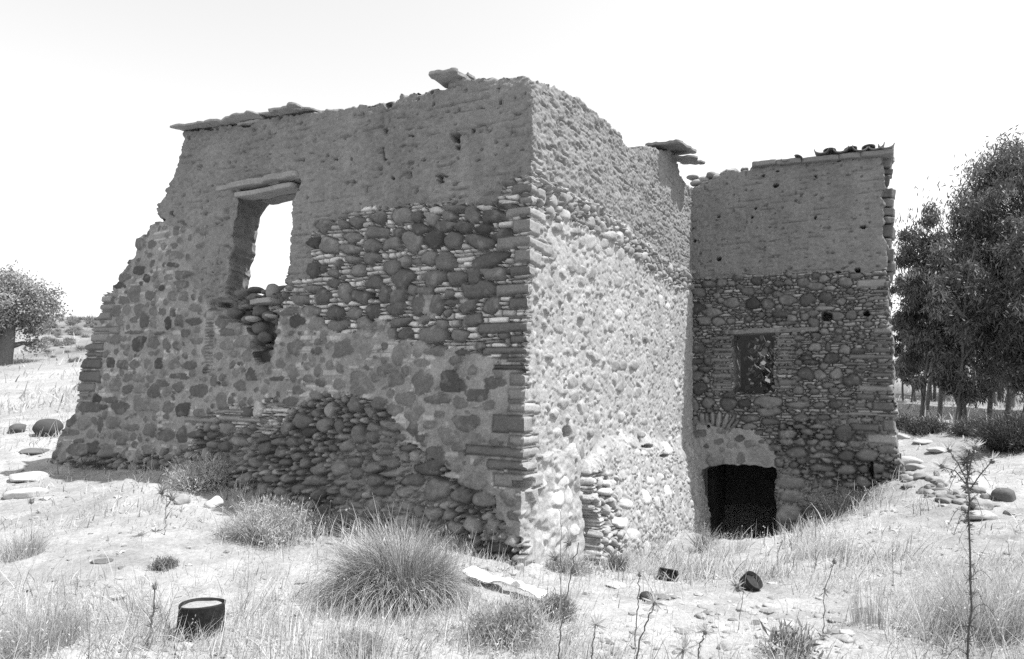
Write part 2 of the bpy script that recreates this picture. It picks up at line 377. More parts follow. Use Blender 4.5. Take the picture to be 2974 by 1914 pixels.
def build_wall(s, H, T, thick, names, mats, parent, off=None, lateral=None, back=True, reveal_tone=.16, skip=None, backskip=-9, splay=None):
    P = s.pt(s.U, s.V, H if off is None else H+off)
    if lateral is not None: P = P+lateral
    k = s.keep; c = k[:-1, :-1] & k[1:, :-1] & k[:-1, 1:] & k[1:, 1:]
    cls = (s.REG[:-1, :-1] != ADOBE).astype(int) if len(names) > 1 else np.zeros(c.shape, int)
    idx = np.arange(s.nu*s.nv).reshape(s.nv, s.nu)
    flip = np.dot(np.cross(s.D, [0, 0, 1]), s.N) < 0
    pad = np.pad(c, 1); E = []
    for di, dj, a, b in ((-1, 0, (0, 0), (0, 1)), (1, 0, (1, 1), (1, 0)), (0, -1, (1, 0), (0, 0)), (0, 1, (0, 1), (1, 1))):
        nb = pad[1+di:1+di+c.shape[0], 1+dj:1+dj+c.shape[1]]; ei, ej = np.nonzero(c & ~nb)
        E.append(np.stack([idx[ei+a[0], ej+a[1]], idx[ei+b[0], ej+b[1]]], 1))
    E = np.concatenate(E)
    if skip is not None: E = E[~skip(s.U.reshape(-1)[E].mean(1), s.V.reshape(-1)[E].mean(1))]
    ev = np.unique(E); mp0 = np.zeros(s.nu*s.nv, np.int64); mp0[ev] = np.arange(len(ev)); e0 = mp0[E]
    q2 = np.stack([s.U.reshape(-1)[ev], s.V.reshape(-1)[ev]], 1); org = q2.copy()
    for _ in range(5):
        acc = np.zeros_like(q2); cnt = np.zeros(len(ev))
        for a, b in ((0, 1), (1, 0)):
            np.add.at(acc, e0[:, a], q2[e0[:, b]]); np.add.at(cnt, e0[:, a], 1)
        q2 = np.where((cnt >= 2)[:, None], .4*q2+.6*acc/np.maximum(cnt, 1)[:, None], q2)
    dq = q2-org; SU = s.U.copy(); SV = s.V.copy()
    SU.reshape(-1)[ev] += dq[:, 0]; SV.reshape(-1)[ev] += dq[:, 1]
    P.reshape(-1, 3)[ev] += np.outer(dq[:, 0], s.D)+np.outer(dq[:, 1], [0, 0, 1])
    out = []
    for q, nm in enumerate(names):
        m = c & (cls == q); ii, jj = np.nonzero(m)
        quads = np.stack([idx[ii, jj], idx[ii, jj+1], idx[ii+1, jj+1], idx[ii+1, jj]], 1)
        # real outline edges of the standing wall
        E = []
        pad = np.pad(c, 1)
        for di, dj, a, b in ((-1, 0, (0, 0), (0, 1)), (1, 0, (1, 1), (1, 0)), (0, -1, (1, 0), (0, 0)), (0, 1, (0, 1), (1, 1))):
            nb = pad[1+di:1+di+c.shape[0], 1+dj:1+dj+c.shape[1]]
            ei, ej = np.nonzero(m & ~nb)
            E.append(np.stack([idx[ei+a[0], ej+a[1]], idx[ei+b[0], ej+b[1]]], 1))
        E = np.concatenate(E); lv = 14
        if skip is not None:
            eu, ew = s.U.reshape(-1)[E].mean(1), s.V.reshape(-1)[E].mean(1); E = E[~skip(eu, ew)]
        ev = np.unique(E)
        mp = np.zeros(s.nu*s.nv, np.int64)-1; mp[ev] = np.arange(len(ev))
        Pf = P.reshape(-1, 3); tf = T.reshape(-1)
        used = np.unique(quads) if len(quads) else np.array([], int)
        used = np.union1d(used, ev); mu = np.zeros(s.nu*s.nv, np.int64); mu[used] = np.arange(len(used))
        Vs = [Pf[used]]; Ts = [tf[used]]; F = [mu[quads]]; base = len(used); prev = mu[E]
        ue, ve = SU.reshape(-1)[ev], SV.reshape(-1)[ev]
        flatP = s.pt(ue, ve, 0)
        for L in range(1, lv+1):
            t = (L/lv)*thick; jit = .018 if L < lv else .01
            w = 0 if splay is None else splay(ue, ve)*(L/lv)
            dd = flatP-s.N*t+np.outer(w+0*ue, s.D)+np.outer(fbm(ue*9+t*13, ve*9-t*5, s.seed+7, 3)*jit*2.2, s.D)+np.outer(fbm(ue*9-t*5, ve*9+t*13, s.seed+11, 3)*jit*2.2, [0, 0, 1])
            Vs.append(dd); Ts.append(np.full(len(ev), reveal_tone)*(1+.2*fbm(ue*9+t*13, ve*9, s.seed+8)))
            cur = base+mp[E]; F.append(np.stack([prev[:, 1], prev[:, 0], cur[:, 0], cur[:, 1]], 1)); prev = cur; base += len(ev)
        if back:
            n = 6; bi = (m.shape[0])//n; bj = (m.shape[1])//n
            mb = m[:bi*n, :bj*n].reshape(bi, n, bj, n).mean((1, 3)) > .5
            gi, gj = np.nonzero(mb); ok = (s.u0+gj*n*s.res > backskip) if not callable(backskip) else backskip(s.u0+gj*n*s.res, s.v0+gi*n*s.res); gi, gj = gi[ok], gj[ok]
            bv = []; 
            for a, b in ((0, 0), (1, 0), (1, 1), (0, 1)):
                y = np.minimum((gi+a)*n, s.nv-1); x = np.minimum((gj+b)*n, s.nu-1)
                bv.append(s.pt(s.U[y, x], s.V[y, x], -thick+fbm(s.U[y, x]*4, s.V[y, x]*4, s.seed+77)*.03))
            bv = np.stack(bv, 1).reshape(-1, 3); Vs.append(bv); Ts.append(np.full(len(bv), reveal_tone))
            F.append(base+np.arange(len(bv)).reshape(-1, 4))
        if flip: F = [f[:, ::-1] for f in F]
        out.append(mesh_obj(nm, np.concatenate(Vs), F, mats[q], np.concatenate(Ts), parent))
    return out
def holes(s, lst, depth=.28):
    for (px, py, rx, ry, a, t) in lst:
        u, v = s.uv(np.array([px]), np.array([py])); u2, v2 = s.uv(np.array([px+10., px]), np.array([py, py+10.]))
        q = max(rx, ry)*1.6; sl = s.patch(u[0], v[0], q*(abs(u2[0]-u[0])+abs(u2[1]-u[0]))/10, q*(abs(v2[1]-v[0])+abs(v2[0]-v[0]))/10)
        if sl is None: continue
        dx = (s.PX[sl]-px)/rx; dy = (s.PY[sl]-py)/ry
        rr = s.shape(dx, dy, np.random.default_rng(int(px*7+py)), 2.8, 1.2)
        s.hole[sl] = np.maximum(s.hole[sl], depth*sstep(1.08, .8, rr))
def quoins(s, lst):
    """lst of (u0,u1,v0,v1,tone) blocks"""
    if getattr(s, 'quoin', None) is None: s.quoin = np.zeros(s.U.shape, np.int32); s.qt = np.zeros(s.U.shape)
    for n, (u0, u1, v0, v1, t) in enumerate(lst):
        wu = s.U+vnoise(s.U*5, s.V*9, s.seed+n)*.010; wv = s.V+vnoise(s.U*4+n, s.V*4, s.seed+200+n)*.010
        m = (wu > u0) & (wu < u1) & (wv > v0) & (wv < v1)
        # keep a joint of one cell
        s.quoin[m] = n+1; s.qt[m] = t; s.L[m] = 0
    q = s.quoin; j = np.zeros(q.shape, bool)
    j[1:] |= (q[1:] != q[:-1]); j[:, 1:] |= (q[:, 1:] != q[:, :-1])
    q[j] = 0
# ------------------------------------------------------------------ where the three walls stand
NL = np.array([-.482, -.876, 0]); NL /= np.linalg.norm(NL)
DL = np.array([-.876, .482, 0]); DL /= np.linalg.norm(DL)
DR = -NL; NR = -DL
C0 = at_y(np.array(1240*K), np.array(500*K), 6.5); C0 = np.array([C0[0], 6.5, 0.])
RES = .0125
VLO, VHI = -1.0, 5.75
WL = Wall(C0, DL, NL, 0, 8.2, VLO, VHI, RES, 11)
_t = Wall(C0, DR, NR, 0, .1, 0, .1, .05, 1)
UE = float(_t.uv(np.array([1619*K]), np.array([520*K]))[0][0])
WR = Wall(C0, DR, NR, 0, UE+.15, VLO, VHI, RES, 31)
CT = C0+DR*UE; DT = -DL
WT = Wall(CT, DT, NL, -.3, 3.75, -1.6, 6.2, .014, 51)
r = np.random.default_rng(3)
DK, LT, MD = (.058, .09), (.32, .44), (.095, .175)
def tone_of(t, r, dark=1.0):
    return r.uniform(*(DK if t == 'd' else LT if t == 'l' else MD))*dark

# ======================================================= shaded face of the house
out = DP([(428,304),(432,318),(420,345),(415,372),(408,400),(398,425),(385,440),(382,458),(365,475),(366,500),(374,520),(352,526),(346,548),(322,556),(318,596),
 (306,604),(300,634),(284,640),(280,662),(266,668),(268,685),(244,685),(236,740),(224,745),(220,800),(210,806),(206,850),(198,856),(194,910),(187,965),(170,985),(158,1010),(146,1050),(140,1090),(60,1300),(1100,1660),(1300,1700),(1300,180),(1246,176),
 (1225,172),(1200,172),(1180,178),(1168,186),(1145,181),(1125,182),(1100,187),(1090,181),(1048,184),(1040,205),(1030,214),(1005,212),(975,216),(942,221),(922,240),(905,238),(880,239),(862,249),
 (840,245),(812,246),(790,254),(722,264),(690,262),(640,268),(600,278),(560,287),(500,296)])
WL.keep = WL.poly_w(out) & (WL.V > VLO+.03)
win = DP([(552,440),(700,418),(682,470),(684,520),(679,570),(676,610),(668,655),(668,672),(655,678),(600,688),(560,694),(545,700),(528,680),(538,620),(545,540),(552,480)])
WL.keep &= ~WL.poly_w(win)
slit = [(1107.5,430),(1112,432),(1113,445),(1117,458),(1114,462),(1109,452)]
WL.keep &= ~inpoly(WL.PX, WL.PY, [(x+0, y+4) for x, y in slit])
WL.REG[:] = SLIVER
WL.REG[WL.poly_w(DP([(200,500),(520,500),(510,705),(640,735),(650,930),(500,965),(440,1060),(60,1120),(60,900)]))] = MORTAR
WL.REG[WL.poly_b(DP([(640,760),(700,735),(760,750),(880,785),(905,800),(990,790),(1050,825),(1070,800),(1140,830),(1250,845),(1245,1130),(1150,1120),(1060,1105),(1000,1040),(900,915),(800,925),(720,960),(640,930)]))] = MORTAR
WL.REG[WL.poly_w(DP([(1125,1100),(1260,1100),(1260,1500),(1190,1500),(1185,1230),(1150,1190)]))] = MORTAR
WL.REG[WL.poly_w(DP([(975,690),(1040,690),(1030,740),(985,745)]))] = MORTAR
WL.REG[WL.poly_b(DP([(420,1080),(480,1000),(560,1005),(640,1015),(720,970),(825,925),(905,930),(1000,1050),(1060,1115),(1190,1150),(1190,1215),(1240,1215),(1240,1700),(-100,1700),(-100,1120),(170,1060)]))] = COBBLE
WL.REG[WL.poly_w(DP([(505,690),(665,690),(655,760),(640,850),(610,848),(590,760),(540,740)]))] = COBBLE
WL.REG[WL.poly_w(DP([(100,100),(1300,100),(1300,404),(1245,404),(1203,416),(1185,425),(1170,450),(1160,472),(1105,478),(1000,481),(950,478),(900,491),(850,487),(790,512),(735,540),(722,560),(735,600),(722,652),(660,662),(655,690),(528,735),(495,718),(478,690),(452,672),(448,650),(462,585),(478,560),(478,532),(452,540),(425,530),(395,528),(372,516),(100,560)]))] = ADOBE
Z2 = (850,150,2.566); Z4 = (850,700,2.2); Z3 = (150,700,2.2); Z5 = (700,1350,2.7306)
qr = []
def qrow(z, y0, y1, x0, t):
    ox, oy, s = z; ya, yb = oy+y0/s, oy+y1/s; xc = 1548-(ya-500)*.026
    v1 = float(WL.uv(np.array([xc]), np.array([ya]))[1][0]); v0 = float(WL.uv(np.array([xc]), np.array([yb]))[1][0])
    u1 = float(WL.uv(np.array([ox+x0/s]), np.array([(ya+yb)/2]))[0][0]); qr.append((u1, v0, v1, t))
for y0, y1, x0, t in ((885,922,1640,.17),(926,975,1700,.19),(978,1066,1635,.13),(1066,1150,1685,.20),(1152,1238,1590,.20),(1245,1362,1640,.17),(1370,1475,1525,.165),(1478,1545,1655,.15)): qrow(Z2, y0, y1, x0, t)
for y0, y1, x0, t in ((50,152,1420,.165),(158,236,1390,.10),(240,270,1390,.10),(276,350,1305,.155),(362,450,1385,.105),(452,474,1430,.18),(476,514,1390,.15),(517,598,1195,.115),(602,662,1400,.115),(682,738,1230,.125),(746,790,1380,.12),(795,840,1300,.085),(850,945,1400,.15),(948,1035,1395,.19),(1040,1112,1400,.20),(1118,1240,1290,.115),(1248,1322,1400,.19),(1328,1402,1125,.125),(1408,1482,1265,.12),(1490,1590,1310,.19)): qrow(Z4, y0, y1, x0, t)
qr = [(u1, v0-.010, v1+.010, t*1.05) for u1, v0, v1, t in qr]
quoins(WL, [(-.05, u1, v0, v1, t) for u1, v0, v1, t in qr])
# dressed blocks at the far left end
lq = []
for (x, y, w, h, t) in ((370,345,55,25,.22),(355,378,45,32,.24),(358,425,55,25,.22),(335,480,60,30,.19),(365,575,85,25,.20),(318,620,62,30,.23),(300,680,55,28,.14),(300,730,50,20,.13),(290,785,55,38,.10),(275,870,68,42,.115),(255,940,52,32,.17),(230,1000,45,28,.2),(240,1025,48,18,.23)):
    px, py = 150+x/2.2, 700+y/2.2
    u0, v0 = WL.uv(np.array([px+w/2.2]), np.array([py+h/2.2])); u1, v1 = WL.uv(np.array([px-w*1.6/2.2]), np.array([py-h/2.2]))
    vm = float(WL.uv(np.array([px]), np.array([py]))[1][0]); hv = h/2.2/(WL.uv(np.array([px]), np.array([py-1.]))[1][0]-vm)**-1
    lq.append((float(u0[0]), float(u1[0]), vm-float(hv), vm+float(hv), t))
for (x0, x1, y0, y1, t) in ((1095,1385,1120,1165,.24),(1080,1270,1075,1110,.24),(880,1085,1120,1165,.23),(1000,1058,445,510,.25),(1395,1520,1030,1060,.25)):
    a = WL.uv(np.array([150+x1/2.2]), np.array([700+(y0+y1)/4.4])); b = WL.uv(np.array([150+x0/2.2]), np.array([700+(y0+y1)/4.4]))
    vv = WL.uv(np.array([150+(x0+x1)/4.4]*2), np.array([700+y0/2.2, 700+y1/2.2]))[1]
    lq.append((float(a[0][0]), float(b[0][0]), float(vv[1]), float(vv[0]), t))
# the thin bricks that frame the blocked opening
for i in range(16):
    y = 520+i*21; vv = WL.uv(np.array([150+1030/2.2]*2), np.array([700+y/2.2, 700+(y+15)/2.2]))[1]
    a = WL.uv(np.array([150+1055/2.2]), np.array([700+y/2.2]))[0][0]; b = WL.uv(np.array([150+1000/2.2]), np.array([700+y/2.2]))[0][0]
    lq.append((float(a), float(b), float(vv[1]), float(vv[0]), r.uniform(.17, .26)))
for i in range(7):                                # stacked slabs low in the middle
    y = 1062+i*23; vv = WL.uv(np.array([150+1450/2.2]*2), np.array([700+y/2.2, 700+(y+17)/2.2]))[1]
    a = WL.uv(np.array([150+(1500+r.uniform(-20, 40))/2.2]), np.array([700+y/2.2]))[0][0]; b = WL.uv(np.array([150+1388/2.2]), np.array([700+y/2.2]))[0][0]
    lq.append((float(a), float(b), float(vv[1]), float(vv[0]), r.uniform(.24, .36)))
quoins(WL, lq)
T2 = ZP([(225,1295,58,45),(385,1290,40,32),(480,1270,52,42),(640,1235,62,48),(810,1220,75,60),(925,1230,48,42),(1060,1180,62,28,'l'),(1040,1240,55,45),(1170,1225,58,38),(1340,1220,52,70),(1210,1170,90,28),
 (1495,1225,80,50,'d'),(1135,1300,75,45),(1275,1305,62,45),(950,1320,62,45,'d'),(1430,1325,68,40,'d'),(1560,1365,72,42,-15,'d'),(635,1345,92,42),(790,1350,42,42),(1060,1395,72,68,'d'),(900,1410,85,68,20),(1205,1405,62,68),
 (1400,1415,105,52,12),(160,1420,42,38,'d'),(275,1445,68,60),(445,1385,72,40),(435,1470,78,38),(595,1445,58,52),(740,1435,72,45,-10),(1590,970,60,20),(1600,1120,75,18,'l'),(1600,1145,70,22,'d'),(1450,1135,60,18),(1440,1165,60,16,'l')], *Z2)
T4 = ZP([(390,118,52,22),(505,110,55,38),(635,165,60,52),(715,135,40,35),(800,130,38,18),(875,112,48,38),(975,130,60,58),(1255,125,112,55,-15,'d'),(135,185,40,52,'d'),(270,205,38,25),(425,185,52,38),(710,235,70,62),
 (920,235,78,48,-15),(1050,240,62,45),(1160,220,55,58),(1300,210,80,42),(525,265,55,40),(270,270,42,25),(140,305,55,25),(345,330,42,60),(445,355,60,38),(200,358,45,48),(585,345,35,45),(680,345,65,40,-40),(775,312,42,35),
 (860,320,48,35),(1190,310,122,60),(60,375,55,32),(815,405,48,62,'m'),(930,405,42,70),(1130,415,75,38,-35),(1280,405,60,50,-30),(665,435,60,40),(1020,395,32,20),(130,450,48,38),(285,460,55,42,-10),(405,460,45,38),
 (520,450,40,50,'d'),(45,515,52,45,'d'),(165,530,55,40,-30),(305,540,62,36,-20),(475,530,50,45),(700,520,62,30,-10),(965,530,40,30),(1165,505,65,38,-15),(855,500,30,30),(915,595,80,60),(1075,605,55,40),(650,590,30,40),(735,595,45,32,-40),
 (40,680,48,55),(220,610,22,38),(340,690,72,52,-30),(185,705,20,28),(480,700,50,42),(610,675,22,30),(705,720,52,76),(935,705,80,34,-5),(845,780,48,28),(1105,715,45,18,'d'),(615,825,50,36,-25),(685,885,52,50),(855,905,68,76),
 (1035,900,80,74,'d'),(1305,905,75,38),(30,840,40,50),(125,882,32,30),(205,905,38,32),(325,915,38,38),(455,915,70,70),(55,955,38,28),(175,985,45,26,20),(20,1025,45,35),(745,1010,68,42),(960,1010,78,38),(1090,1035,55,38),
 (1195,985,80,42),(575,1035,55,45,-15),(670,1080,48,42),(800,1090,62,60),(960,1105,35,22),(1140,1160,102,50),(905,1170,42,30),(795,1200,38,38),(1030,1245,72,50,20),(1175,1260,62,36),(1315,1285,35,28),(1435,1285,45,35),(840,1260,30,25),
 (940,1365,65,62),(900,1445,97,48,'d'),(440,1235,46,65),(535,1250,40,38),(340,1248,60,22),(635,1228,52,22),(635,1270,55,20),(660,1180,78,26,18),(540,1190,45,28),(720,1250,38,22),(90,1150,60,55),(230,1170,55,50),(130,1220,55,32,'d'),
 (210,1330,40,25),(290,1320,35,25),(375,1310,48,35),(475,1320,45,25),(620,1345,65,25),(765,1320,55,22),(340,1380,28,22),(210,1440,55,48),(340,1460,55,35),(430,1410,60,35),(445,1485,50,35),(545,1440,50,45),(655,1415,55,35),(660,1470,80,22),(60,1445,35,22),(95,1475,30,22)], *Z4)
T5 = ZP([(310,100,60,35),(430,100,60,38),(640,120,100,44),(535,55,40,28),(670,30,65,50),(835,30,70,50),(960,65,60,48),(1090,20,70,45),(1245,65,95,25),(1400,115,95,52),(1590,185,100,88),(1880,130,118,62,8),(1780,235,95,65),(1965,260,95,75),
 (1530,20,110,70,'d'),(1710,80,80,26,12,'l'),(840,130,55,28),(955,155,50,35),(1110,120,70,40),(1235,135,50,28),(785,190,45,30),(890,205,62,38,35),(1180,200,80,40),(1000,230,45,38),(1350,210,75,40),(690,230,50,50,'d'),(525,180,55,40),
 (850,275,55,38),(985,300,70,33,15),(1135,300,75,62),(1260,315,45,28),(940,400,80,58),(1100,380,65,32),(1240,385,55,40),(380,200,50,40),(740,340,60,50),(1580,380,75,55),(1700,390,50,40),(2060,650,110,45,'d'),(2140,130,115,50,'l')], *Z5)
T3 = ZP([(575,15,40,35),(640,20,35,30),(800,95,45,28),(785,155,40,18,'d'),(570,190,38,28,'d'),(617,240,22,32,'d'),(755,232,30,25),(850,215,60,26),(720,300,25,20,'d'),(845,280,50,28),(440,285,40,22,'d'),(470,235,45,30),(545,340,42,58),
 (785,355,30,32),(855,355,30,35),(640,350,35,28),(475,380,40,28),(425,450,35,40),(495,445,28,40),(575,440,40,35),(670,450,25,35),(725,455,28,25),(790,460,24,30,'d'),(930,430,45,26),(760,525,28,38,'d'),(835,510,26,45),(925,515,45,30,'d'),
 (670,525,22,40),(615,520,30,48),(450,510,28,30),(545,505,28,22),(550,585,60,13),(705,590,40,12),(875,590,32,32),(575,650,58,40,-50,'d'),(670,655,40,40),(755,660,25,38),(825,670,28,28),(490,675,30,20),(420,630,55,32),(945,640,45,20),
 (400,775,28,42,'d'),(480,790,42,35),(560,790,35,32),(640,790,30,38),(708,785,28,38,'d'),(805,790,42,35),(905,795,42,30),(380,870,22,25),(510,875,32,28),(580,875,40,25),(655,880,25,25),(730,910,45,28),(840,865,65,20),(435,920,42,45),
 (520,945,35,32),(590,950,38,30),(685,955,45,42),(770,960,30,35),(840,935,35,35),(970,955,60,45),(320,1005,30,30,'d'),(410,1015,50,22),(365,1060,30,20,'d'),(470,1060,62,45),(600,1045,52,50),(690,1060,30,30),(775,1060,40,40),
 (870,1075,45,45,'d'),(280,1060,70,40),(185,1070,35,30),(160,1140,32,45),(240,1160,45,45),(345,1170,22,45),(430,1160,50,40),(665,1205,45,50),(550,1190,50,25),(770,1240,65,45),(870,1235,40,55),(960,1235,50,28),(1060,1240,35,28),
 (150,1220,50,25),(290,1230,30,30),(490,1270,40,30),(215,1330,65,45),(310,1320,50,50,'d'),(400,1345,50,50),(660,1330,45,35),(220,1275,35,15),(1100,520,32,45),(1140,585,50,28),(1215,570,30,35),(1260,650,65,46,15),(1145,665,45,35),
 (1190,720,30,20),(1270,735,35,35),(1085,735,28,28),(1115,1020,45,58),(1225,925,40,35),(1300,860,35,35),(1345,1080,38,48,'l'),(1270,1090,35,35),(975,1100,35,28),(1570,675,52,55),(1555,1025,40,35),(1720,560,62,45,-25),(1590,520,50,45,'d'),
 (1670,450,50,38),(1535,455,60,24,-10),(1600,375,60,30),(1680,300,55,25),(1690,180,35,55,'d'),(1570,840,35,50),(1470,880,45,18),(1660,880,32,32),(1620,1140,50,52),(1140,1310,40,35),(1235,1280,60,28,15),(1400,1320,40,42),(1495,1350,38,35),
 (1320,1320,28,20),(1060,1300,35,30),(1390,1270,50,22),(1490,1280,45,25),(1530,1410,40,22),(1210,460,48,35,'d'),(1310,440,48,45),(1390,485,50,35),(1330,560,60,55,'d'),(1400,620,42,42,'d'),(1360,735,55,50,'d'),(1300,640,40,30,'d'),(1230,500,30,22),(1380,425,40,20,'l'),(1440,440,35,18,'l')], *Z3)
T3b = ZP([(1090,1050,30,30)], *Z3)
for t in T5+T2+T4+T3:
    WL.stone_px(t[0], t[1], t[2], t[3], t[4], tone_of(t[5], r), r, p=r.choice([2.3, 3.0, 4.0]), n=1.5)
dkl = (WL.V > WL.uv(np.array([1300.]), np.array([1000.]))[1][0])
g = WL.REG
WL.fill(g == SLIVER, 160, r, (.04, .065), (.55, .9), MD, maxover=.0)
WL.fill((g == MORTAR), 900, r, (.05, .085), (.55, .95), (.12, .18), maxover=.0)
WL.fill((g == MORTAR), 500, r, (.025, .05), (.35, .9), (.10, .22), maxover=.0)
for n, ru in ((900, (.07, .115)), (2200, (.045, .075)), (4000, (.028, .045)), (5000, (.018, .028))):
    WL.fill(g == COBBLE, n, r, ru, (.5, .95), (.125, .25), maxover=.07, ang=.4, p=2.9, nz=1.6)
holes(WL, ZP([(690,590,16,22),(1205,625,34,26),(1210,655,26,16),(1225,708,18,18),(1333,580,16,20),(1100,955,22,28),(1105,925,45,8),(870,900,16,8),(1040,390,10,12),(1530,370,9,14),(740,940,12,14),(435,800,6,12),(710,395,28,18),(920,300,24,9),(1030,295,14,10),(315,800,20,6),(880,625,22,5),(670,718,7,8)], *Z2)
  + ZP([(520,345,22,45),(1010,620,12,45)], *Z4) + ZP([(880,1200,14,16),(815,1250,14,18),(1020,640,10,18),(1180,575,16,8),(1220,572,10,8),(1440,540,45,18),(1620,485,12,10),(1690,480,16,12)], 150, 150, 2.566)
  + ZP([(1072,405,28,20),(1090,910,12,14)], *Z3))
# ======================================================= sunlit face of the house
r = np.random.default_rng(5)
Zr = (1500,750,2.566); Zq = (1450,1000,2.2); Z5r = (1500,200,2.566)
outR = DP([(1200,185),(1262,186),(1275,192),(1300,207),(1318,210),(1345,225),(1362,232),(1380,252),(1408,270),(1430,292),(1450,308),(1458,330),(1475,348),(1488,360),(1494,348),(1500,338),(1580,352),(1589,384),(1592,408),(1604,426),(1618,440),(1700,440),(1900,1700),(1100,1700)])
WR.keep = WR.poly_w(outR) & (WR.V > VLO+.03)
WR.REG[:] = ROUGH
WR.REG[WR.poly_w(DP([(1100,100),(1900,100),(1900,640),(1640,640),(1580,628),(1500,560),(1400,480),(1330,445),(1300,440),(1280,420),(1248,402),(1100,402)]))] = ADOBE
WR.REG[WR.poly_w(DP([(1250,405),(1290,430),(1330,450),(1400,485),(1500,565),(1580,630),(1640,645),(1640,690),(1560,665),(1490,610),(1420,560),(1340,520),(1250,500)]))] = COBBLE
WR.REG[WR.poly_w(DP([(1225,1085),(1250,1075),(1335,1040),(1350,1075),(1352,1120),(1362,1310),(1240,1360),(1225,1300),(1245,1180)]))] = PLASTER
WR.REG[WR.poly_w(DP([(1352,1110),(1395,1090),(1405,1180),(1420,1210),(1405,1320),(1360,1320)]))] = SLIVER
qR = []
for i, (u1, v0, v1, t) in enumerate(qr):
    qR.append((-.05, (.50, .18, .32, .12, .40, .22)[i % 6]*r.uniform(.8, 1.2) if i < 9 else r.uniform(.02, .10) if i < 22 else r.uniform(.1, .3), v0, v1, max(t, .15)*1.15+.05))
quoins(WR, qR)
TR = ZP([(275,55,28,28),(250,180,28,45),(350,110,32,45),(410,75,35,40),(560,115,35,62,10),(400,260,20,50),(465,245,28,28),(320,235,22,28),(325,530,28,42),(520,535,25,28),(400,590,28,48),(240,735,32,25),(500,650,20,20),(760,180,30,45),(905,165,25,38),(935,245,18,30),(1075,320,22,55,'l'),(1125,360,16,30,'l'),
 (755,415,32,40,'l'),(965,480,28,32),(480,440,30,35),(800,800,35,42),(740,800,35,48),(880,800,40,42),(660,870,32,38),(530,930,50,55),(420,920,45,55),(605,960,26,40),(775,960,40,42),(840,1000,22,50),(905,1000,32,48),(960,610,18,30,'d'),(770,1095,28,28),(350,1090,35,48),(435,1030,30,48),(280,1160,34,40),(305,1295,32,32,'l'),
 (870,1125,20,45),(780,1180,28,42),(840,1210,18,25),(955,1220,28,32),(780,1320,18,55,'l'),(830,1375,35,42),(920,1310,30,30),(550,1300,35,35),(1100,1410,30,55,'l'),(1150,1370,15,45,'l'),(1210,1370,20,60,'l'),(410,1425,40,45,'l'),(600,1440,22,30,'l'),(855,1445,28,26,'l'),(900,1450,26,26,'l'),(600,260,14,18),(700,520,30,45),(590,740,30,45),(545,710,24,30),(640,610,20,28),(870,560,28,30),(990,410,20,24),(1030,700,20,28),(1060,830,22,32),(1100,910,24,40),(1190,930,18,48,'l')], *Zr)
TR += ZP([(285,980,42,75),(365,1090,40,60),(440,1210,45,30),(500,1130,42,42),(555,1145,38,55),(485,1225,25,20),(310,1180,38,38),(490,1290,30,50),(550,1290,40,70),(720,1255,25,55),(765,1265,35,70),(690,1245,35,45),(780,1375,25,60),(850,1360,28,40),(900,1390,24,38),(940,1395,28,40),(690,1360,45,38),(660,1300,35,45),(600,1340,30,40),(820,1330,22,36),(910,1340,20,30),(260,1390,42,55),(480,1500,40,40),(560,1520,40,50),(410,1450,35,55)], *Z5r)
TR += ZP([(240,885,40,42,'l'),(385,875,32,38,'l'),(415,955,28,62,'l'),(340,980,45,60,'l'),(330,1100,50,70,'l'),(425,1085,14,18,'l'),(385,1185,22,32,'l'),(460,1185,28,45,'l'),(640,880,50,24,'l'),(615,935,52,28,'l'),(530,870,42,28,'l'),(720,1010,48,32,'l'),(675,1125,45,38,'l'),(740,1200,48,45,'l'),(850,970,35,50,'l'),(910,1000,22,45,'l'),(1005,930,20,45,'l'),(830,1290,30,55,'l'),(985,1275,35,35,'l'),(1050,1345,30,30,'l'),(940,1370,25,28,'l'),(965,840,30,24,'l'),(895,865,28,28,'l')], *Zq)
for t in TR:
    z = tone_of(t[5], r)*1.3 if t[5] == 'l' else r.uniform(.19, .29) if t[5] != 'd' else .13
    WR.stone_px(t[0], t[1], t[2], t[3], t[4], min(z, .42), r, p=2.8, n=1.0, grow=.95)
g = WR.REG; foot = WR.poly_s(DP([(1352,1080),(1420,1040),(1640,1040),(1700,1500),(1352,1500)]))
for n, ru in ((120, (.06, .10)), (300, (.035, .06)), (600, (.02, .035))):
    WR.fill((g == ROUGH) & ~foot, n, r, ru, (.55, 1.0), (.20, .35), maxover=.02, nz=1.5)
for n, ru in ((150, (.07, .11)), (500, (.05, .08)), (1200, (.03, .05)), (3500, (.015, .03))):
    WR.fill(foot & (g == ROUGH), n, r, ru, (.35, .95), (.22, .36), maxover=.03, ang=.5, nz=1.4)
for n, ru in ((500, (.07, .115)), (900, (.045, .075)), (1500, (.025, .045)), (2500, (.013, .025))):
    WR.fill(g == COBBLE, n, r, ru, (.5, 1.0), (.16, .30), maxover=.05)
WR.fill(g == SLIVER, 60, r, (.05, .085), (.45, .9), (.24, .36))
holes(WR, ZP([(370,1300,28,55),(940,1400,40,14),(1060,1470,40,12),(905,1360,10,30)], *Zr) + ZP([(500,870,6,40),(540,1120,10,60),(465,760,6,30),(180,885,16,40)], *Zq), .2)
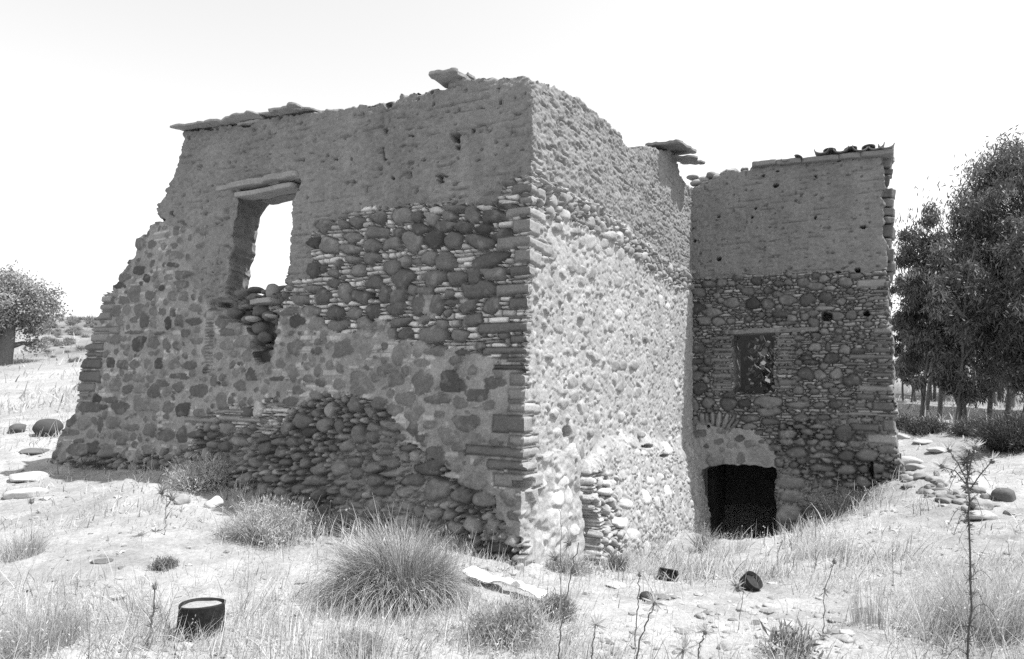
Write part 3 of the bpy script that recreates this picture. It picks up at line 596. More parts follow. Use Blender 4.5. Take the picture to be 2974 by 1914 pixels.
# ======================================================= the narrow wing with the dark doorway
r = np.random.default_rng(9)
outT = DP([(1500,470),(1612,440),(1640,424),(1665,412),(1692,402),(1730,396),(1752,391),(1757,382),(1800,378),(1900,371),(2000,362),(2066,352),(2064,400),(2067,500),(2072,634),(2078,640),(2080,700),(2086,800),(2090,900),(2096,965),(2097,1020),(2098,1060),(2106,1075),(2120,1110),(2130,1500),(1400,1500)])
WT.keep = WT.poly_w(outT) & (WT.V > -1.55)
WT.keep &= ~WT.poly_w(DP([(1637,1098),(1650,1092),(1720,1087),(1780,1088),(1816,1090),(1813,1150),(1816,1270),(1813,1600),(1630,1600),(1634,1200)]))
WT.keep &= ~WT.poly_w(DP([(1713,780),(1812,777),(1809,860),(1808,918),(1770,924),(1714,924)]))
WT.REG[:] = SLIVER
WT.REG[WT.poly_w(DP([(1400,990),(1650,985),(1700,1000),(1770,1010),(1830,1060),(1818,1100),(1700,1120),(1640,1110),(1650,1500),(1400,1500)]))] = PLASTER
WT.REG[WT.poly_w(DP([(1815,1000),(1900,975),(2110,975),(2150,1500),(1810,1500)]))] = COBBLE
WT.REG[WT.poly_w(DP([(1400,300),(2200,300),(2200,630),(2075,632),(1990,636),(1880,638),(1750,644),(1620,652),(1400,660)]))] = ADOBE
Z8 = (1900,350,2.566); Z9 = (1900,900,2.2)
tq = []
def trect(z, x, y, w, h, t):
    ox, oy, s = z; px, py = ox+x/s, oy+y/s
    u0 = WT.uv(np.array([px-w/s]), np.array([py]))[0][0]; u1 = WT.uv(np.array([px+w/s]), np.array([py]))[0][0]
    vv = WT.uv(np.array([px]*2), np.array([py-h/s, py+h/s]))[1]; tq.append((float(u0), float(u1), float(vv[1]), float(vv[0]), t))
for q in ((1615,1222,118,36,.24),(1680,1142,60,24,.2),(1660,1332,78,18,.18),(1680,1278,60,16,.19),(1700,1368,42,18,.19),(1695,1400,55,16,.13),(1690,1435,50,14,.2)): trect(Z8, *q)
for q in ((1460,135,70,25,.19),(1460,185,65,18,.13),(1440,215,75,12,.16),(1455,258,65,22,.125),(1380,300,140,18,.15),(1295,350,80,16,.12),(1450,350,75,14,.12),(1410,382,110,10,.11),(1450,420,75,18,.14),(1440,455,85,14,.11),(1410,505,115,24,.22),(1350,556,60,24,.13),(1480,560,55,24,.135),(1460,620,75,32,.115),(1310,615,45,18,.14),(1230,650,55,18,.15),
 (1500,740,48,42,.15),(1345,752,95,30,.12),(1455,825,105,35,.27),(1350,672,195,14,.2),
 (420,185,70,16,.165),(440,220,60,10,.17),(430,256,70,14,.17),(440,285,62,12,.17),(425,325,70,20,.165),(440,352,60,10,.17),(435,378,65,14,.165),(430,425,70,24,.165),(440,455,60,10,.17),(435,480,65,14,.17),(430,512,70,16,.17),
 (840,170,60,12,.21),(840,196,58,11,.22),(850,222,70,12,.22),(835,247,55,11,.22),(845,272,60,12,.22),(850,297,70,12,.21),(835,320,55,10,.22),(830,342,55,12,.22),(840,372,60,16,.13),(830,400,52,11,.22),(850,465,60,26,.15),(835,500,70,9,.22)): trect(Z9, *q)
quoins(WT, tq)
TT = ZP([(325,70,45,28),(410,75,45,28),(370,15,60,30),(805,30,55,18,'d'),(880,55,35,22),(965,45,30,22),(1020,85,35,32),(1170,40,45,28),(1260,35,38,30),(850,85,70,14),(340,200,38,15),(280,250,48,25),(925,180,40,15),(1030,240,42,28),(1110,235,15,32),(1215,255,35,28),(1300,260,45,18,'d'),
 (1135,310,52,30,'d'),(970,308,40,15,'d'),(1000,335,55,14,'d'),(970,410,55,38,'d'),(1060,418,38,32),(1165,408,40,35),(1265,450,52,40,'d'),(1110,482,38,20),(1025,520,32,16),(920,515,38,25),(1160,605,42,25,'d'),(1055,608,42,18),(925,605,80,20),(290,500,52,35,'d'),(345,595,40,35),(240,605,45,42),
 (475,600,60,38,'d'),(580,600,40,26,'d'),(725,590,76,42,'l'),(485,545,38,22,'d'),(270,420,42,30),(325,378,40,18,'d'),(270,330,50,20,'d'),(350,330,28,28),(610,695,55,25),(740,650,80,28),(740,715,55,20),(1215,785,68,55),(850,795,65,28),(850,845,45,22),(930,845,38,20),(1010,845,38,22),(1095,855,45,25),(1185,858,38,22),(1280,855,48,22),
 (910,910,70,38),(1230,930,62,35),(1360,925,75,45),(1070,930,85,18),(1065,1010,78,25),(1230,1020,65,30),(1420,1010,50,35),(1110,1110,42,26),(1040,1200,62,42,'m'),(1110,1155,40,18),(1030,1115,22,30),(880,1105,105,46,'l'),(890,1190,95,42,'l'),(870,1300,100,55,'l'),(835,1240,45,30,'l'),(815,1440,38,75,'l'),(420,840,32,20),(340,870,18,15),(1490,890,70,30),(1500,950,35,22),
 (265,710,17,34,'l'),(310,697,17,42,'l'),(340,695,11,44),(375,695,14,46,'l'),(415,702,17,50,8,'l'),(455,717,15,55,20,'l'),(488,728,13,52,28),(515,735,11,48,36),(238,705,12,36,-15),
 (400,960,52,42,'l'),(465,950,35,42,'l'),(560,945,30,38,'l'),(650,945,45,40,'l'),(715,955,22,35,'l'),(500,860,28,22,'l'),(440,890,18,18,'l'),(550,820,30,22),(620,850,40,24),(690,840,20,14),(300,790,35,25),(430,770,35,20),(610,745,45,20),(940,690,55,25),(1090,690,50,18),(1010,690,30,14),(820,745,22,20),(930,745,40,18),(1060,745,60,20),(1105,780,40,18)], *Z9)
TT += ZP([(335,1280,55,35),(410,1220,55,25),(505,1210,42,30),(580,1215,30,22),(700,1275,50,28),(765,1200,38,28,'d'),(850,1270,32,26,'d'),(925,1295,42,25),(1110,1205,48,30),(1200,1235,75,28),(1265,1180,40,28),(1425,1205,52,38),(580,1360,60,40),(740,1365,55,38,'d'),(845,1365,48,38),(995,1340,70,42),(1140,1335,55,45,'d'),(1280,1320,55,42,'d'),(1395,1350,35,28),
 (315,1395,45,40,'d'),(410,1430,55,25),(480,1495,50,32),(1510,1160,55,18),(1270,1400,75,18,'l'),(1180,1440,45,25),(1370,1465,40,28),(1470,1450,45,32),(1190,1500,45,40),(1000,1210,35,24),(640,1240,30,18),(930,1215,40,20),(1310,1250,45,16,'l')], *Z8)
for t in TT:
    WT.stone_px(t[0], t[1], t[2], t[3], t[4], (r.uniform(.16, .24) if t[5] == 'l' else tone_of(t[5], r)), r, p=r.choice([2.4, 3.0, 3.6]), n=1.3)
g = WT.REG
WT.fill(g == SLIVER, 900, r, (.04, .085), (.45, .85), MD, p=3.0, nz=1.4, ang=.2)
WT.fill(g == SLIVER, 900, r, (.03, .06), (.35, .6), (.13, .24), p=3.4, nz=1.3, ang=.12, maxover=.03)
for n, ru in ((500, (.08, .13)), (1200, (.05, .08)), (2500, (.025, .05)), (3000, (.013, .025))):
    WT.fill(g == COBBLE, n, r, ru, (.4, .85), (.10, .18), ang=.15, maxover=.06)
holes(WT, ZP([(905,482,20,18),(755,655,8,8),(730,718,10,8),(1555,790,20,14),(300,895,12,12),(480,1030,20,15),(1515,1115,25,18),(1370,1130,20,10),(1285,1458,45,38),(1585,1440,26,22),(1200,412,10,6),(480,718,14,6),(1200,720,8,12),(920,378,14,6),(810,405,14,5),(1380,300,16,5)], *Z8)
  + ZP([(1390,1020,12,55),(350,745,10,10)], *Z9), .3)
WT.hole = np.minimum(WT.hole, .3)
# ------------------------------------------------------------------ terrain
P_ = []
def cp_wall(w, px, py): u, v = w.uv(np.array([px*K]), np.array([py*K])); P_.append(w.pt(u, v)[0])
def cp_y(px, py, Y): P_.append(at_y(np.array(px*K), np.array(py*K), Y))
for a in ((148,1085),(300,1092),(450,1100),(600,1150),(720,1205),(900,1240),(1100,1285),(1222,1318)): cp_wall(WL, *a)
for a in ((1222,1318),(1300,1325),(1400,1310),(1500,1280),(1610,1222)): cp_wall(WR, *a)
for a in ((1720,1345),(1655,1335),(1830,1322),(1780,1345),(1900,1215),(2000,1165),(2105,1112)): cp_wall(WT, *a)
for a in ((100,1018,11.5),(0,1010,12),(0,1130,8.6),(60,1200,7.3),(20,852,24),(150,800,33),(180,744,52),(0,740,55),(-300,735,55),(-400,900,20),(-400,1100,9),(230,745,52),(200,900,19),(0,920,18),
 (2150,1000,16),(2200,985,19),(2350,1000,16),(2393,1040,13),(2390,960,22),(2300,945,26),(2393,1250,6.6),(2393,1400,4.9),(2600,1030,13),(2700,960,24),(2250,1110,11),(2350,1160,9.2),(2220,1205,8.6),
 (1196,1536,4.05),(600,1536,4.1),(0,1536,4.2),(1800,1536,4.0),(2393,1536,4.0),(300,1400,5.0),(930,1440,4.85),(1500,1420,5.2),(1800,1420,5.3),(2100,1330,6.2),(1950,1270,8.0),(300,1250,6.3),(0,1300,5.9),(640,1300,6.3),(1755,1382,6.0)): cp_y(*a)
P_ += [np.array(q, float) for q in ((0,1,0),(-4,0,.1),(4,0,0),(0,-8,0),(-20,-5,.4),(20,-5,.3),(-9,20,2),(0,20,1.6),(6,20,1.3),(0,40,3.5),(30,40,3.4),(-30,100,10),(40,100,6),(-120,100,12),(140,100,10),(-120,0,4),(140,0,6),(0,-120,0),(-120,-120,2),(140,-120,3),(0,300,8),(-300,300,12),(300,300,10),(300,0,8),(-300,0,6),(0,-300,0),(300,-300,3),(-300,-300,3))]
P_ = np.array(P_)
def _phi(r2): return np.where(r2 > 1e-9, .5*r2*np.log(np.maximum(r2, 1e-9)), 0)
_n = len(P_); _A = np.zeros((_n+3, _n+3)); _xy = P_[:, :2]/10
_A[:_n, :_n] = _phi(((_xy[:, None]-_xy[None])**2).sum(-1))+np.eye(_n)*2e-3
_A[:_n, _n] = 1; _A[:_n, _n+1:] = _xy; _A[_n, :_n] = 1; _A[_n+1:, :_n] = _xy.T
_w = np.linalg.solve(_A, np.concatenate([P_[:, 2], np.zeros(3)]))
def ground_z(x, y):
    x = np.asarray(x, float); y = np.asarray(y, float); sh = x.shape; q = np.stack([x.ravel(), y.ravel()], 1)/10
    z = np.empty(len(q))
    for i in range(0, len(q), 20000):
        c = q[i:i+20000]; z[i:i+20000] = _phi(((c[:, None]-_xy[None])**2).sum(-1)) @ _w[:_n]+_w[_n]+c @ _w[_n+1:]
    dd = (CT+DT*.62+NL*.35)[:2]; z = z-.28*np.exp(-((x.ravel()-dd[0])**2+(y.ravel()-dd[1])**2)/.65**2)
    z = z.reshape(sh); far = np.clip(np.hypot(x, y)/12, .4, 6)
    return z+.05*fbm(x*1.3, y*1.3, 301, 3)*far**.5+.018*fbm(x*6, y*6, 302, 3)
def axis(lo, hi, d, far, k=1.16):
    c = list(np.arange(lo, hi, d)); s = d; a = [hi]; 
    while a[-1] < far: s *= k; a.append(a[-1]+s)
    b = [lo]; s = d
    while b[-1] > -far: s *= k; b.append(b[-1]-s)
    return np.array(b[:0:-1]+c+a)
gx = axis(-8, 9, .05, 500); gy = axis(2., 13, .05, 500)
GX, GY = np.meshgrid(gx, gy)
GZ = ground_z(GX, GY)+.012*fbm(GX*17, GY*17, 303, 3)*(np.hypot(GX, GY) < 25)+.010*np.maximum(0, fbm(GX*9, GY*9, 304, 3)-.1)*4*(np.hypot(GX, GY) < 25)
i = np.arange((len(gy)-1)*len(gx)).reshape(len(gy)-1, len(gx))[:, :-1]
GF = np.stack([i, i+1, i+1+len(gx), i+len(gx)], -1).reshape(-1, 4)
gt = .30*(1+.32*fbm(GX*.9, GY*.9, 305, 4)+.24*fbm(GX*9, GY*9, 306, 3))
fw = sstep(24, 34, np.hypot(GX, GY)); gt = gt*(1-fw*(.25+.35*sstep(-.1, .25, fbm(GX*.35, GY*.35, 309, 4))))
ground = mesh_obj('ground', np.stack([GX, GY, GZ], -1).reshape(-1, 3), [GF], M_GROUND, gt.ravel())
tag(ground, kind='structure')

# ------------------------------------------------------------------ the house and its wing
house = thing('ruined_house', 'large roofless ruin of mud upper walls on cobble masonry with a tall open window', 'ruined house', C0+np.array([0, 0, 0]))
r = np.random.default_rng(21)
HL, TL = finish(WL, r, dict(ah=1.05, at=.205))
HR, TR_ = finish(WR, r, dict(ah=1.05, at=.20, rt=.30, pt=.32, slt=.70))
batL = .028*np.clip(3.8-WL.V, 0, 5)+.10*sstep(.9, .1, WL.V)*sstep(0, .4, WL.U)*sstep(-.2, 1.5, WL.U-.4)
# recessed, broken-out masonry under the window
rec = WL.poly_w(DP([(520,705),(665,680),(655,755),(640,850),(605,850),(590,770),(530,740)]))
HL = HL-.10*rec
HL = HL-.06*(WL.poly_w(DP([(495,700),(545,690),(540,745),(510,735)])))
uu = WR.U/UE
batR = -.16*sstep(.45, 1., uu)*sstep(3.2, 1.8, WR.V)*0
ft = WR.poly_w(DP([(1360,1500),(1360,1100),(1385,1020),(1800,1000),(1800,1500)]))
fz = sstep(-.1, .75, uu)*0+1
ftop = np.interp(WR.U, [0, 1.5, 2.2, 3.6, 6.2], [.95, .95, 1.15, 1.05, .75])+.16*fbm(WR.U*2.2, WR.V*.8, 611, 4)+.05*fbm(WR.U*9, WR.V*3, 612, 2)
foot_h = .05+.16*np.clip(ftop-WR.V, 0, 1.2)
HR = np.where(ft, HR+foot_h*sstep(0, .22, ftop-WR.V), HR)
HR = HR+.04*(WR.REG == PLASTER)-.10*WR.poly_w(DP([(1352,1100),(1400,1160),(1405,1320),(1362,1320)]))*(~ft)
wl = np.clip(1-WL.U/.09, 0, 1)[..., None]; wr = np.clip(1-WR.U/.09, 0, 1)[..., None]
a0 = (HL+batL)[:, :1, None]; b0 = HR[:, :1, None]
def trim(mesh_edges): return mesh_edges
_wu, _wv = [float(q[0]) for q in WL.uv(np.array([552*K]), np.array([455*K]))]
o1 = build_wall(WL, HL, TL, .55, ['adobe_wall', 'stone_wall'], [M_ADOBE, M_STONE], house, off=batL, splay=lambda u, v: sstep(_wu-.35, _wu-.15, u)*sstep(_wu+.7, _wu+.5, u)*sstep(1.9, 2.4, v)*sstep(_wv+.05, _wv-.1, v)*(.14+.16*np.clip((_wv-v)/1.2, 0, 1)), lateral=wl*b0*NR, skip=lambda u, v: (u < .02) | (v < VLO+.1), backskip=lambda u, v: (u > .6) & ~((u > _wu-1.3) & (u < _wu+.7) & (v > 2.0) & (v < _wv+.35)))
o2 = build_wall(WR, HR, TR_, .55, ['adobe_wall', 'stone_wall'], [M_ADOBE, M_STONE], house, lateral=wr*a0*NL, skip=lambda u, v: (u < .02) | (v < VLO+.1) | (u > UE+.1), backskip=.6)
for o in o1: o['label'] = 'shaded ' + ('mud wall above the cobbles' if o.name.startswith('adobe') else 'cobble and slab masonry wall')
for o in o2: o['label'] = 'sunlit ' + ('rough mud wall' if o.name.startswith('adobe') else 'pale mortar wall with cobbles')
wing = thing('ruined_wing', 'tall narrow masonry wing with dark doorway, small window and curved roof tiles', 'ruined wing', CT+DT*1.6+np.array([0, 0, -.6]))
HT, TT_ = finish(WT, r, dict(ah=.75, at=.195, hs=(.032, .065), ws=(.08, .30), pt=.26, slt=.60))
batT = .05*(WT.REG != ADOBE)+.03*np.clip(1.5-WT.V, 0, 3)
build_wall(WT, HT, TT_, .5, ['adobe_wall', 'stone_wall'], [M_ADOBE, M_STONE], wing, off=batT, skip=lambda u, v: (u < -.2) | (v < -1.4), backskip=-9, reveal_tone=.14)
# ------------------------------------------------------------------ timber, slabs and tiles of the two buildings
r = np.random.default_rng(77)
Z0 = np.array([0, 0, 1.])
def wall_piece(w, p0, p1, th, depth, h, name, m, parent, tone, seed, roll=0, wear=.010):
    """beam or slab in the wall between two photo points of its front face; th in metres; h = how far it stands out"""
    u, v = w.uv(np.array([p0[0], p1[0]]), np.array([p0[1], p1[1]])); A = w.pt(u, v, 0)
    ax = A[1]-A[0]; L = np.linalg.norm(ax); ax /= L
    n = w.N; up = np.cross(n, ax); up /= np.linalg.norm(up)
    if up[2] < 0: up = -up
    c, s_ = math.cos(roll), math.sin(roll); n2 = n*c+up*s_; up2 = -n*s_+up*c
    V, F = slab(L, depth, th, seed, wear)
    W_ = A.mean(0)+V[:, :1]*ax+(V[:, 1:2]-depth/2)*n2+V[:, 2:3]*up2+h*n2
    if np.dot(np.cross(ax, n2), up2) < 0: F = F[:, ::-1]
    t = tone*(1+.18*fbm(V[:, 0]*3, V[:, 1]*30+V[:, 2]*60, seed, 3))
    return mesh_obj(name, W_, [F], m, t, parent)
def d2(*a): return [(x*K, y*K) for x, y in a]
a, b = d2((533, 437), (698, 408)); wall_piece(WL, a, b, .078, .26, .055, 'lintel', M_WOOD, house, .25, 1, roll=.12)
a, b = d2((550, 457), (679, 432)); wall_piece(WL, a, b, .06, .30, .025, 'lintel', M_WOOD, house, .27, 2, roll=-.1)
a, b = d2((560, 448), (690, 424)); wall_piece(WL, a, b, .08, .20, -.32, 'lintel', M_WOOD, house, .2, 3)
a, b = d2((506, 441), (545, 433)); wall_piece(WL, a, b, .07, .12, .02, 'lintel', M_WOOD, house, .24, 4, roll=.1)
a, b = d2((1684, 777), (1912, 769)); wall_piece(WT, a, b, .085, .52, .065, 'lintel', M_WOOD, wing, .19, 5)
for k, (p, q, th, dep, h, rl) in enumerate((((419,303),(503,291),.03,.45,.14,-.10),((492,293),(560,280),.03,.4,.10,.06),((546,284),(612,273),.025,.4,.13,.16),((556,290),(606,280),.03,.35,.02,.0),((598,270),(655,262),.025,.4,.08,-.05),((643,266),(706,252),.03,.42,.13,.12),((690,257),(728,254),.025,.35,.06,-.12))):
    a, b = d2(p, q); wall_piece(WL, a, b, th, dep, h, 'eaves_slab', M_ROCK, house, .27, 20+k, rl, .014)
a, b = d2((1014, 171), (1092, 178)); wall_piece(WL, (1018*K, 186*K), (1088*K, 175*K), .045, .42, .14, 'eaves_slab', M_ROCK, house, .27, 31, .05, .016)
wall_piece(WL, (1052*K, 171*K), (1086*K, 166*K), .03, .3, -.05, 'eaves_slab', M_ROCK, house, .27, 32, .1, .016)
wall_piece(WR, (1543*K, 334*K), (1592*K, 360*K), .045, .55, .30, 'eaves_slab', M_ROCK, house, .22, 33, -.05, .016)
wall_piece(WR, (1572*K, 366*K), (1603*K, 383*K), .035, .4, .34, 'eaves_slab', M_ROCK, house, .25, 34, -.12, .016)
for k, (x0, x1, y0, y1) in enumerate(((1756,1812,385,380),(1812,1870,381,376),(1870,1962,377,369),(1962,2014,368,363),(2014,2088,363,355))):
    wall_piece(WT, (x0*K, y0*K), (x1*K, y1*K), .085, .6, .07, 'cornice_slab', M_ROCK, wing, .20, 40+k, 0, .010)
# corner stones that stand out behind the mud face at the right edge
yy = 352
k = 0
rq = np.random.default_rng(4)
while yy < 640:
    hh = rq.uniform(14, 34); x1 = 2084+rq.uniform(-9, 5)+(yy-350)*.02
    wall_piece(WT, (2040*K, (yy+hh/2)*K), (x1*K, (yy+hh/2)*K), (hh-3)/1600*10.4, .34, -.16, 'corner_stone', M_ROCK, wing, rq.uniform(.10, .17), 60+k, 0, .012)
    yy += hh; k += 1
# curved clay tiles
def tile(px, py, up, L, w, tilt, seed, dx=0):
    u, v = WT.uv(np.array([px*K]), np.array([py*K])); P = WT.pt(u, v, 0)[0]
    a = np.linspace(0, math.pi, 13); rows = []
    for e in np.linspace(0, 1, 6):
        for rad in (w/2*(1-.12*e), w/2*(1-.12*e)-.016):
            x = np.cos(a)*rad; z = np.sin(a)*rad*(.5 if up else -.62)
            rows.append(np.stack([x, np.full(13, -e*L), z], 1))
    V = np.concatenate(rows); V += .006*np.stack([n3(V, 9, seed+i) for i in range(3)], 1); F = []
    def q(a_, b_, c_, d_): F.append((a_, b_, c_, d_))
    for e in range(5):
        for j in range(12):
            o, n_ = e*26, (e+1)*26
            q(o+j, o+j+1, n_+j+1, n_+j); q(o+13+j, n_+13+j, n_+13+j+1, o+13+j+1)
        for j in (0, 12): q(e*26+j, (e+1)*26+j, (e+1)*26+13+j, e*26+13+j)
    for e in (0, 5):
        for j in range(12): q(e*26+j, e*26+13+j, e*26+13+j+1, e*26+j+1)
    V = V @ rotm('Y', tilt).T
    Wd = P+V[:, :1]*DT+(V[:, 1:2]+.12)*NL+V[:, 2:3]*Z0
    mesh_obj('roof_tile', Wd, [np.array(F)], M_TILE, .20*(1+.35*fbm(V[:, 0]*8, V[:, 1]*8, seed)), wing, smooth=False)
for k, (x, y) in enumerate(((1921, 353), (1966, 350), (2010, 347), (2048, 343), (2071, 341))): tile(x, y, False, .5, .235, r.normal()*.1, 80+k)
for k, (x, y, tl) in enumerate(((1940, 353, .1), (1988, 350, -.15), (2030, 345, -.05))): tile(x, y+4, True, .45, .20, tl*.6, 90+k)
tile(1868, 372, True, .3, .15, .5, 97); tile(1836, 376, False, .25, .13, .2, 98)

# rear and side walls, upper floor and cellar
def block(parent, name, m, u0, u1, d0, d1, z0, z1, org, dx, dn, tone, seed, n=24):
    V, F = slab(u1-u0, d1-d0, z1-z0, seed, .02, 60., 15)
    c = org+dx*(u0+u1)/2-dn*(d0+d1)/2+Z0*(z0+z1)/2
    if np.dot(np.cross(dx, -dn), Z0) < 0: F = F[:, ::-1]
    return mesh_obj(name, c+V[:, :1]*dx-V[:, 1:2]*dn+V[:, 2:3]*Z0, [F], m, tone*(1+.25*fbm(V[:, 0]*4+V[:, 1]*3, V[:, 2]*5, seed)), parent)
UR = float(WT.uv(np.array([2064*K]), np.array([420*K]))[0][0])
block(wing, 'rear_wall', M_STONE, -.2, UR-.12, 3.0, 3.4, -1.8, 3.3, CT, DT, NL, .11, 1)
block(wing, 'side_wall', M_STONE, UR-.5, UR-.05, .45, 3.05, -1.8, 4.0, CT, DT, NL, .13, 2)
block(wing, 'side_wall', M_STONE, -.45, -.05, .42, 3.3, -1.8, 4.2, CT, DT, NL, .13, 3)
block(wing, 'upper_floor', M_STONE, -.3, UR-.1, .42, 3.3, 1.25, 1.55, CT, DT, NL, .14, 4)
block(house, 'rear_wall', M_STONE, .2, 7.2, 5.4, 5.9, -.6, 2.5, C0, DL, NL, .2, 5)
block(house, 'side_wall', M_STONE, 6.6, 7.1, .5, 5.5, -.6, 1.9, C0, DL, NL, .2, 6)

# ------------------------------------------------------------------ ground hits
def on_ground(px, py, tmin=2.2, tmax=70):
    d = ray(np.array(px*K), np.array(py*K)); d = d/d[1]; t = np.geomspace(tmin, tmax, 500)
    P = EYE+t[:, None]*d; g = ground_z(P[:, 0], P[:, 1]); k = np.nonzero(P[:, 2] < g)[0]
    i = k[0] if len(k) else len(t)-1
    return np.array([P[i, 0], P[i, 1], g[i]])
def pxm(P): return float(P[1])/1600.             # metres per overview pixel at that place
def put_rock(name, label, cat, px, py, rx, ry, tone, seed, group=None, P=None, dep=1.0, sub=3, sink=.3, ang=.35, m=None):
    """stone whose silhouette in the photograph is about rx by ry overview pixels; (px,py) is its foot"""
    if P is None: P = on_ground(px, py)
    s = pxm(P); V, F = rock((rx*s, rx*s*dep, ry*s), seed, sub, ang, rot=np.random.default_rng(seed).normal()*.35)
    z = V[:, 2].min(); V = V+P+np.array([0, rx*s*dep*.5, -z-ry*s*2*sink])
    o = mesh_obj(name, V, [F], m or M_ROCK, tone*(1+.15*fbm(V[:, 0]*9, V[:, 2]*9+V[:, 1]*5, seed)), None, True, P)
    return tag(o, label, cat, group)
# loose stones heaped in the open window
Zw = (550, 480, 2.567)
LS = 'loose rounded stone heaped on the broken sill of the tall window'
for k, (x, y, rx, ry, t) in enumerate(((430,920,36,30,.10),(378,955,52,36,.13),(375,1010,60,45,.14),(465,985,55,38,.12),(520,940,24,27,.15),(612,945,56,78,.19),(665,990,42,62,.12),(692,912,22,22,.10),(712,1000,40,50,.16),(420,1048,48,22,.16),(500,1085,58,55,.14),(380,1105,52,45,.10),(595,1060,42,24,.30),(655,1090,38,22,.30),(590,1125,52,42,.13),(505,1150,32,24,.30),(432,1150,38,34,.13),(650,1128,26,18,.28),(520,1215,70,50,.11),(600,1285,48,44,.10),(525,1300,40,45,.09))):
    px, py = Zw[0]+x/Zw[2], Zw[1]+y/Zw[2]; dep = .16 if y < 1100 else .05
    u, v = WL.uv(np.array([px]), np.array([py])); P = WL.pt(u, v, -dep+.10*(k % 2))[0]
    s = P[1]/1988.5/Zw[2]; V, F = rock((rx*s, .13, ry*s), 500+k, 3, .3, rot=0)
    c, q = DL, NL; V = P+V[:, :1]*DL+V[:, 1:2]*NL+V[:, 2:3]*Z0
    o = mesh_obj('loose_stone', V, [F[:, ::-1] if np.dot(np.cross(DL, NL), Z0) < 0 else F], M_ROCK, t*(1+.12*fbm(V[:, 0]*9, V[:, 2]*9, k)), None, True, P)
    lab = LS; gp = 'loose stones in the open window'
    if k == 5: lab, gp = 'largest pale upright stone on top of the window heap', None
    tag(o, lab, 'stone', 'loose stones in the open window')
# thin slab in that heap
u, v = WL.uv(np.array([550+575/2.567]), np.array([480+1018/2.567])); P = WL.pt(u, v, -.02)[0]; V, F = slab(.33, .3, .06, 3, .01)
V = V @ rotm('Y', -.05).T
tag(mesh_obj('flat_stone', P+V[:, :1]*(-DL)+V[:, 1:2]*(-NL)+V[:, 2:3]*Z0, [F], M_ROCK, .26, None, True, P), 'thin pale slab lying across the stone heap in the window', 'stone', 'loose stones in the open window')
# small stones left on the eaves
for k, (w, x, y, rx) in enumerate(((WL,458,293,8),(WL,482,289,10),(WL,545,278,7),(WL,608,267,8),(WL,640,257,8),(WL,683,246,9),(WL,660,255,6))):
    u, v = w.uv(np.array([x*K]), np.array([y*K])); P = w.pt(u, v, -.08)[0]; s = P[1]/1600; V, F = rock((rx*s, .05, rx*s*.45), 560+k, 2)
    tag(mesh_obj('small_stone', P+V, [F], M_ROCK, .25, None, True, P), 'small stone lying on the eaves slabs at the left end of the ruin', 'stone', 'small stones on the eaves slabs')
# rubble along the broken top between house and wing
for k, (x, y, rx, ry) in enumerate(((1612,407,16,7),(1640,412,14,9),(1655,403,13,10),(1668,408,12,12),(1692,396,16,10),(1708,394,26,8),(1625,420,20,9),(1660,422,15,8),(1640,432,14,7),(1735,388,10,6),(1790,372,6,7),(1802,372,5,6))):
    u, v = WT.uv(np.array([x*K]), np.array([y*K])); P = WT.pt(u, v, -.22)[0]; s = P[1]/1600; V, F = rock((rx*s, .12, ry*s), 580+k, 3, .6)
    tag(mesh_obj('rubble_stone', P+V[:, :1]*DT+V[:, 1:2]*-NL+V[:, 2:3]*Z0, [F], M_ROCK, r.uniform(.2, .34), None, True, P), 'rough stone on the broken wall top left of the roof tiles', 'stone', 'rubble on the wall top of the wing')

# ------------------------------------------------------------------ stones lying about
put_rock('boulder', 'dark rounded boulder on the slope at the left foot of the ruin', 'boulder', 100, 1018, 34, 26, .06, 1, sink=.2)
put_rock('boulder', 'small dark boulder left of the larger dark one on the slope', 'boulder', 35, 1014, 20, 15, .09, 2, sink=.2)
put_rock('boulder', 'pale low boulder between the dark boulder and the wall foot', 'boulder', 150, 1016, 24, 14, .40, 3)
for k, (x, y, rx, ry, t, lab) in enumerate(((45,1128,45,16,.42,'long pale slab of rock upper one of two at the left edge'),(45,1165,48,14,.42,'long pale slab of rock lower one of two at the left edge'),(70,1062,38,10,.13,'flat dark rock outcrop above the pale slabs at left'),(418,1182,20,16,.3,'pale topped stone with dark side beside the dry bush'),(496,1187,25,16,.45,'white squared stone block between two dry bushes'),(228,1322,24,7,.12,'flat dark oval stone lying alone on the pale slope'),(280,1333,10,5,.14,'tiny dark stone next to the flat oval stone'),
   (2358,1172,30,23,.10,'large dark rounded boulder at right beyond the tall thistle'),(2300,1192,28,15,.26,'wedge shaped stone with sunlit top behind the tall thistle'),(2310,1215,34,15,.36,'broad pale stone below the wedge stone at right'),(2132,1085,34,15,.40,'large pale slab just right of the wing foot'),(2145,1100,24,10,.3,'thick stone under the pale slab by the wing'),(2115,1028,32,10,.36,'flat pale slab nearest the corner of the wing'),(2165,1040,22,7,.38,'narrow pale slab second from the corner of the wing'),(2200,1058,24,9,.38,'pale slab third from the corner of the wing'),
   (1910,1176,24,20,.24,'smooth round boulder leaning at the foot of the wing'),(1512,1405,18,13,.045,'blackened lump lying in the grass below the square tin'),(1668,1355,22,9,.38,'pale stone lying between the two rusted tins'),(1740,1432,20,8,.3,'low grey stone on the stony ground below the round tin'),(1975,1500,26,11,.3,'flat stone among gravel in the right foreground'),(1640,1445,18,7,.24,'small grey flat stone above the thistle heads'),(1705,1520,24,10,.3,'pale rock low in the foreground beside thistle heads'),(1440,1375,26,7,.42,'flat white stone in the grass below the sunlit corner'),(1075,1470,22,9,.42,'white stone in the grass right below the rush clump'))):
    put_rock('rock', lab, 'stone', x, y, rx, ry, t, 40+k, ang=1.0)
rr_ = np.random.default_rng(8)
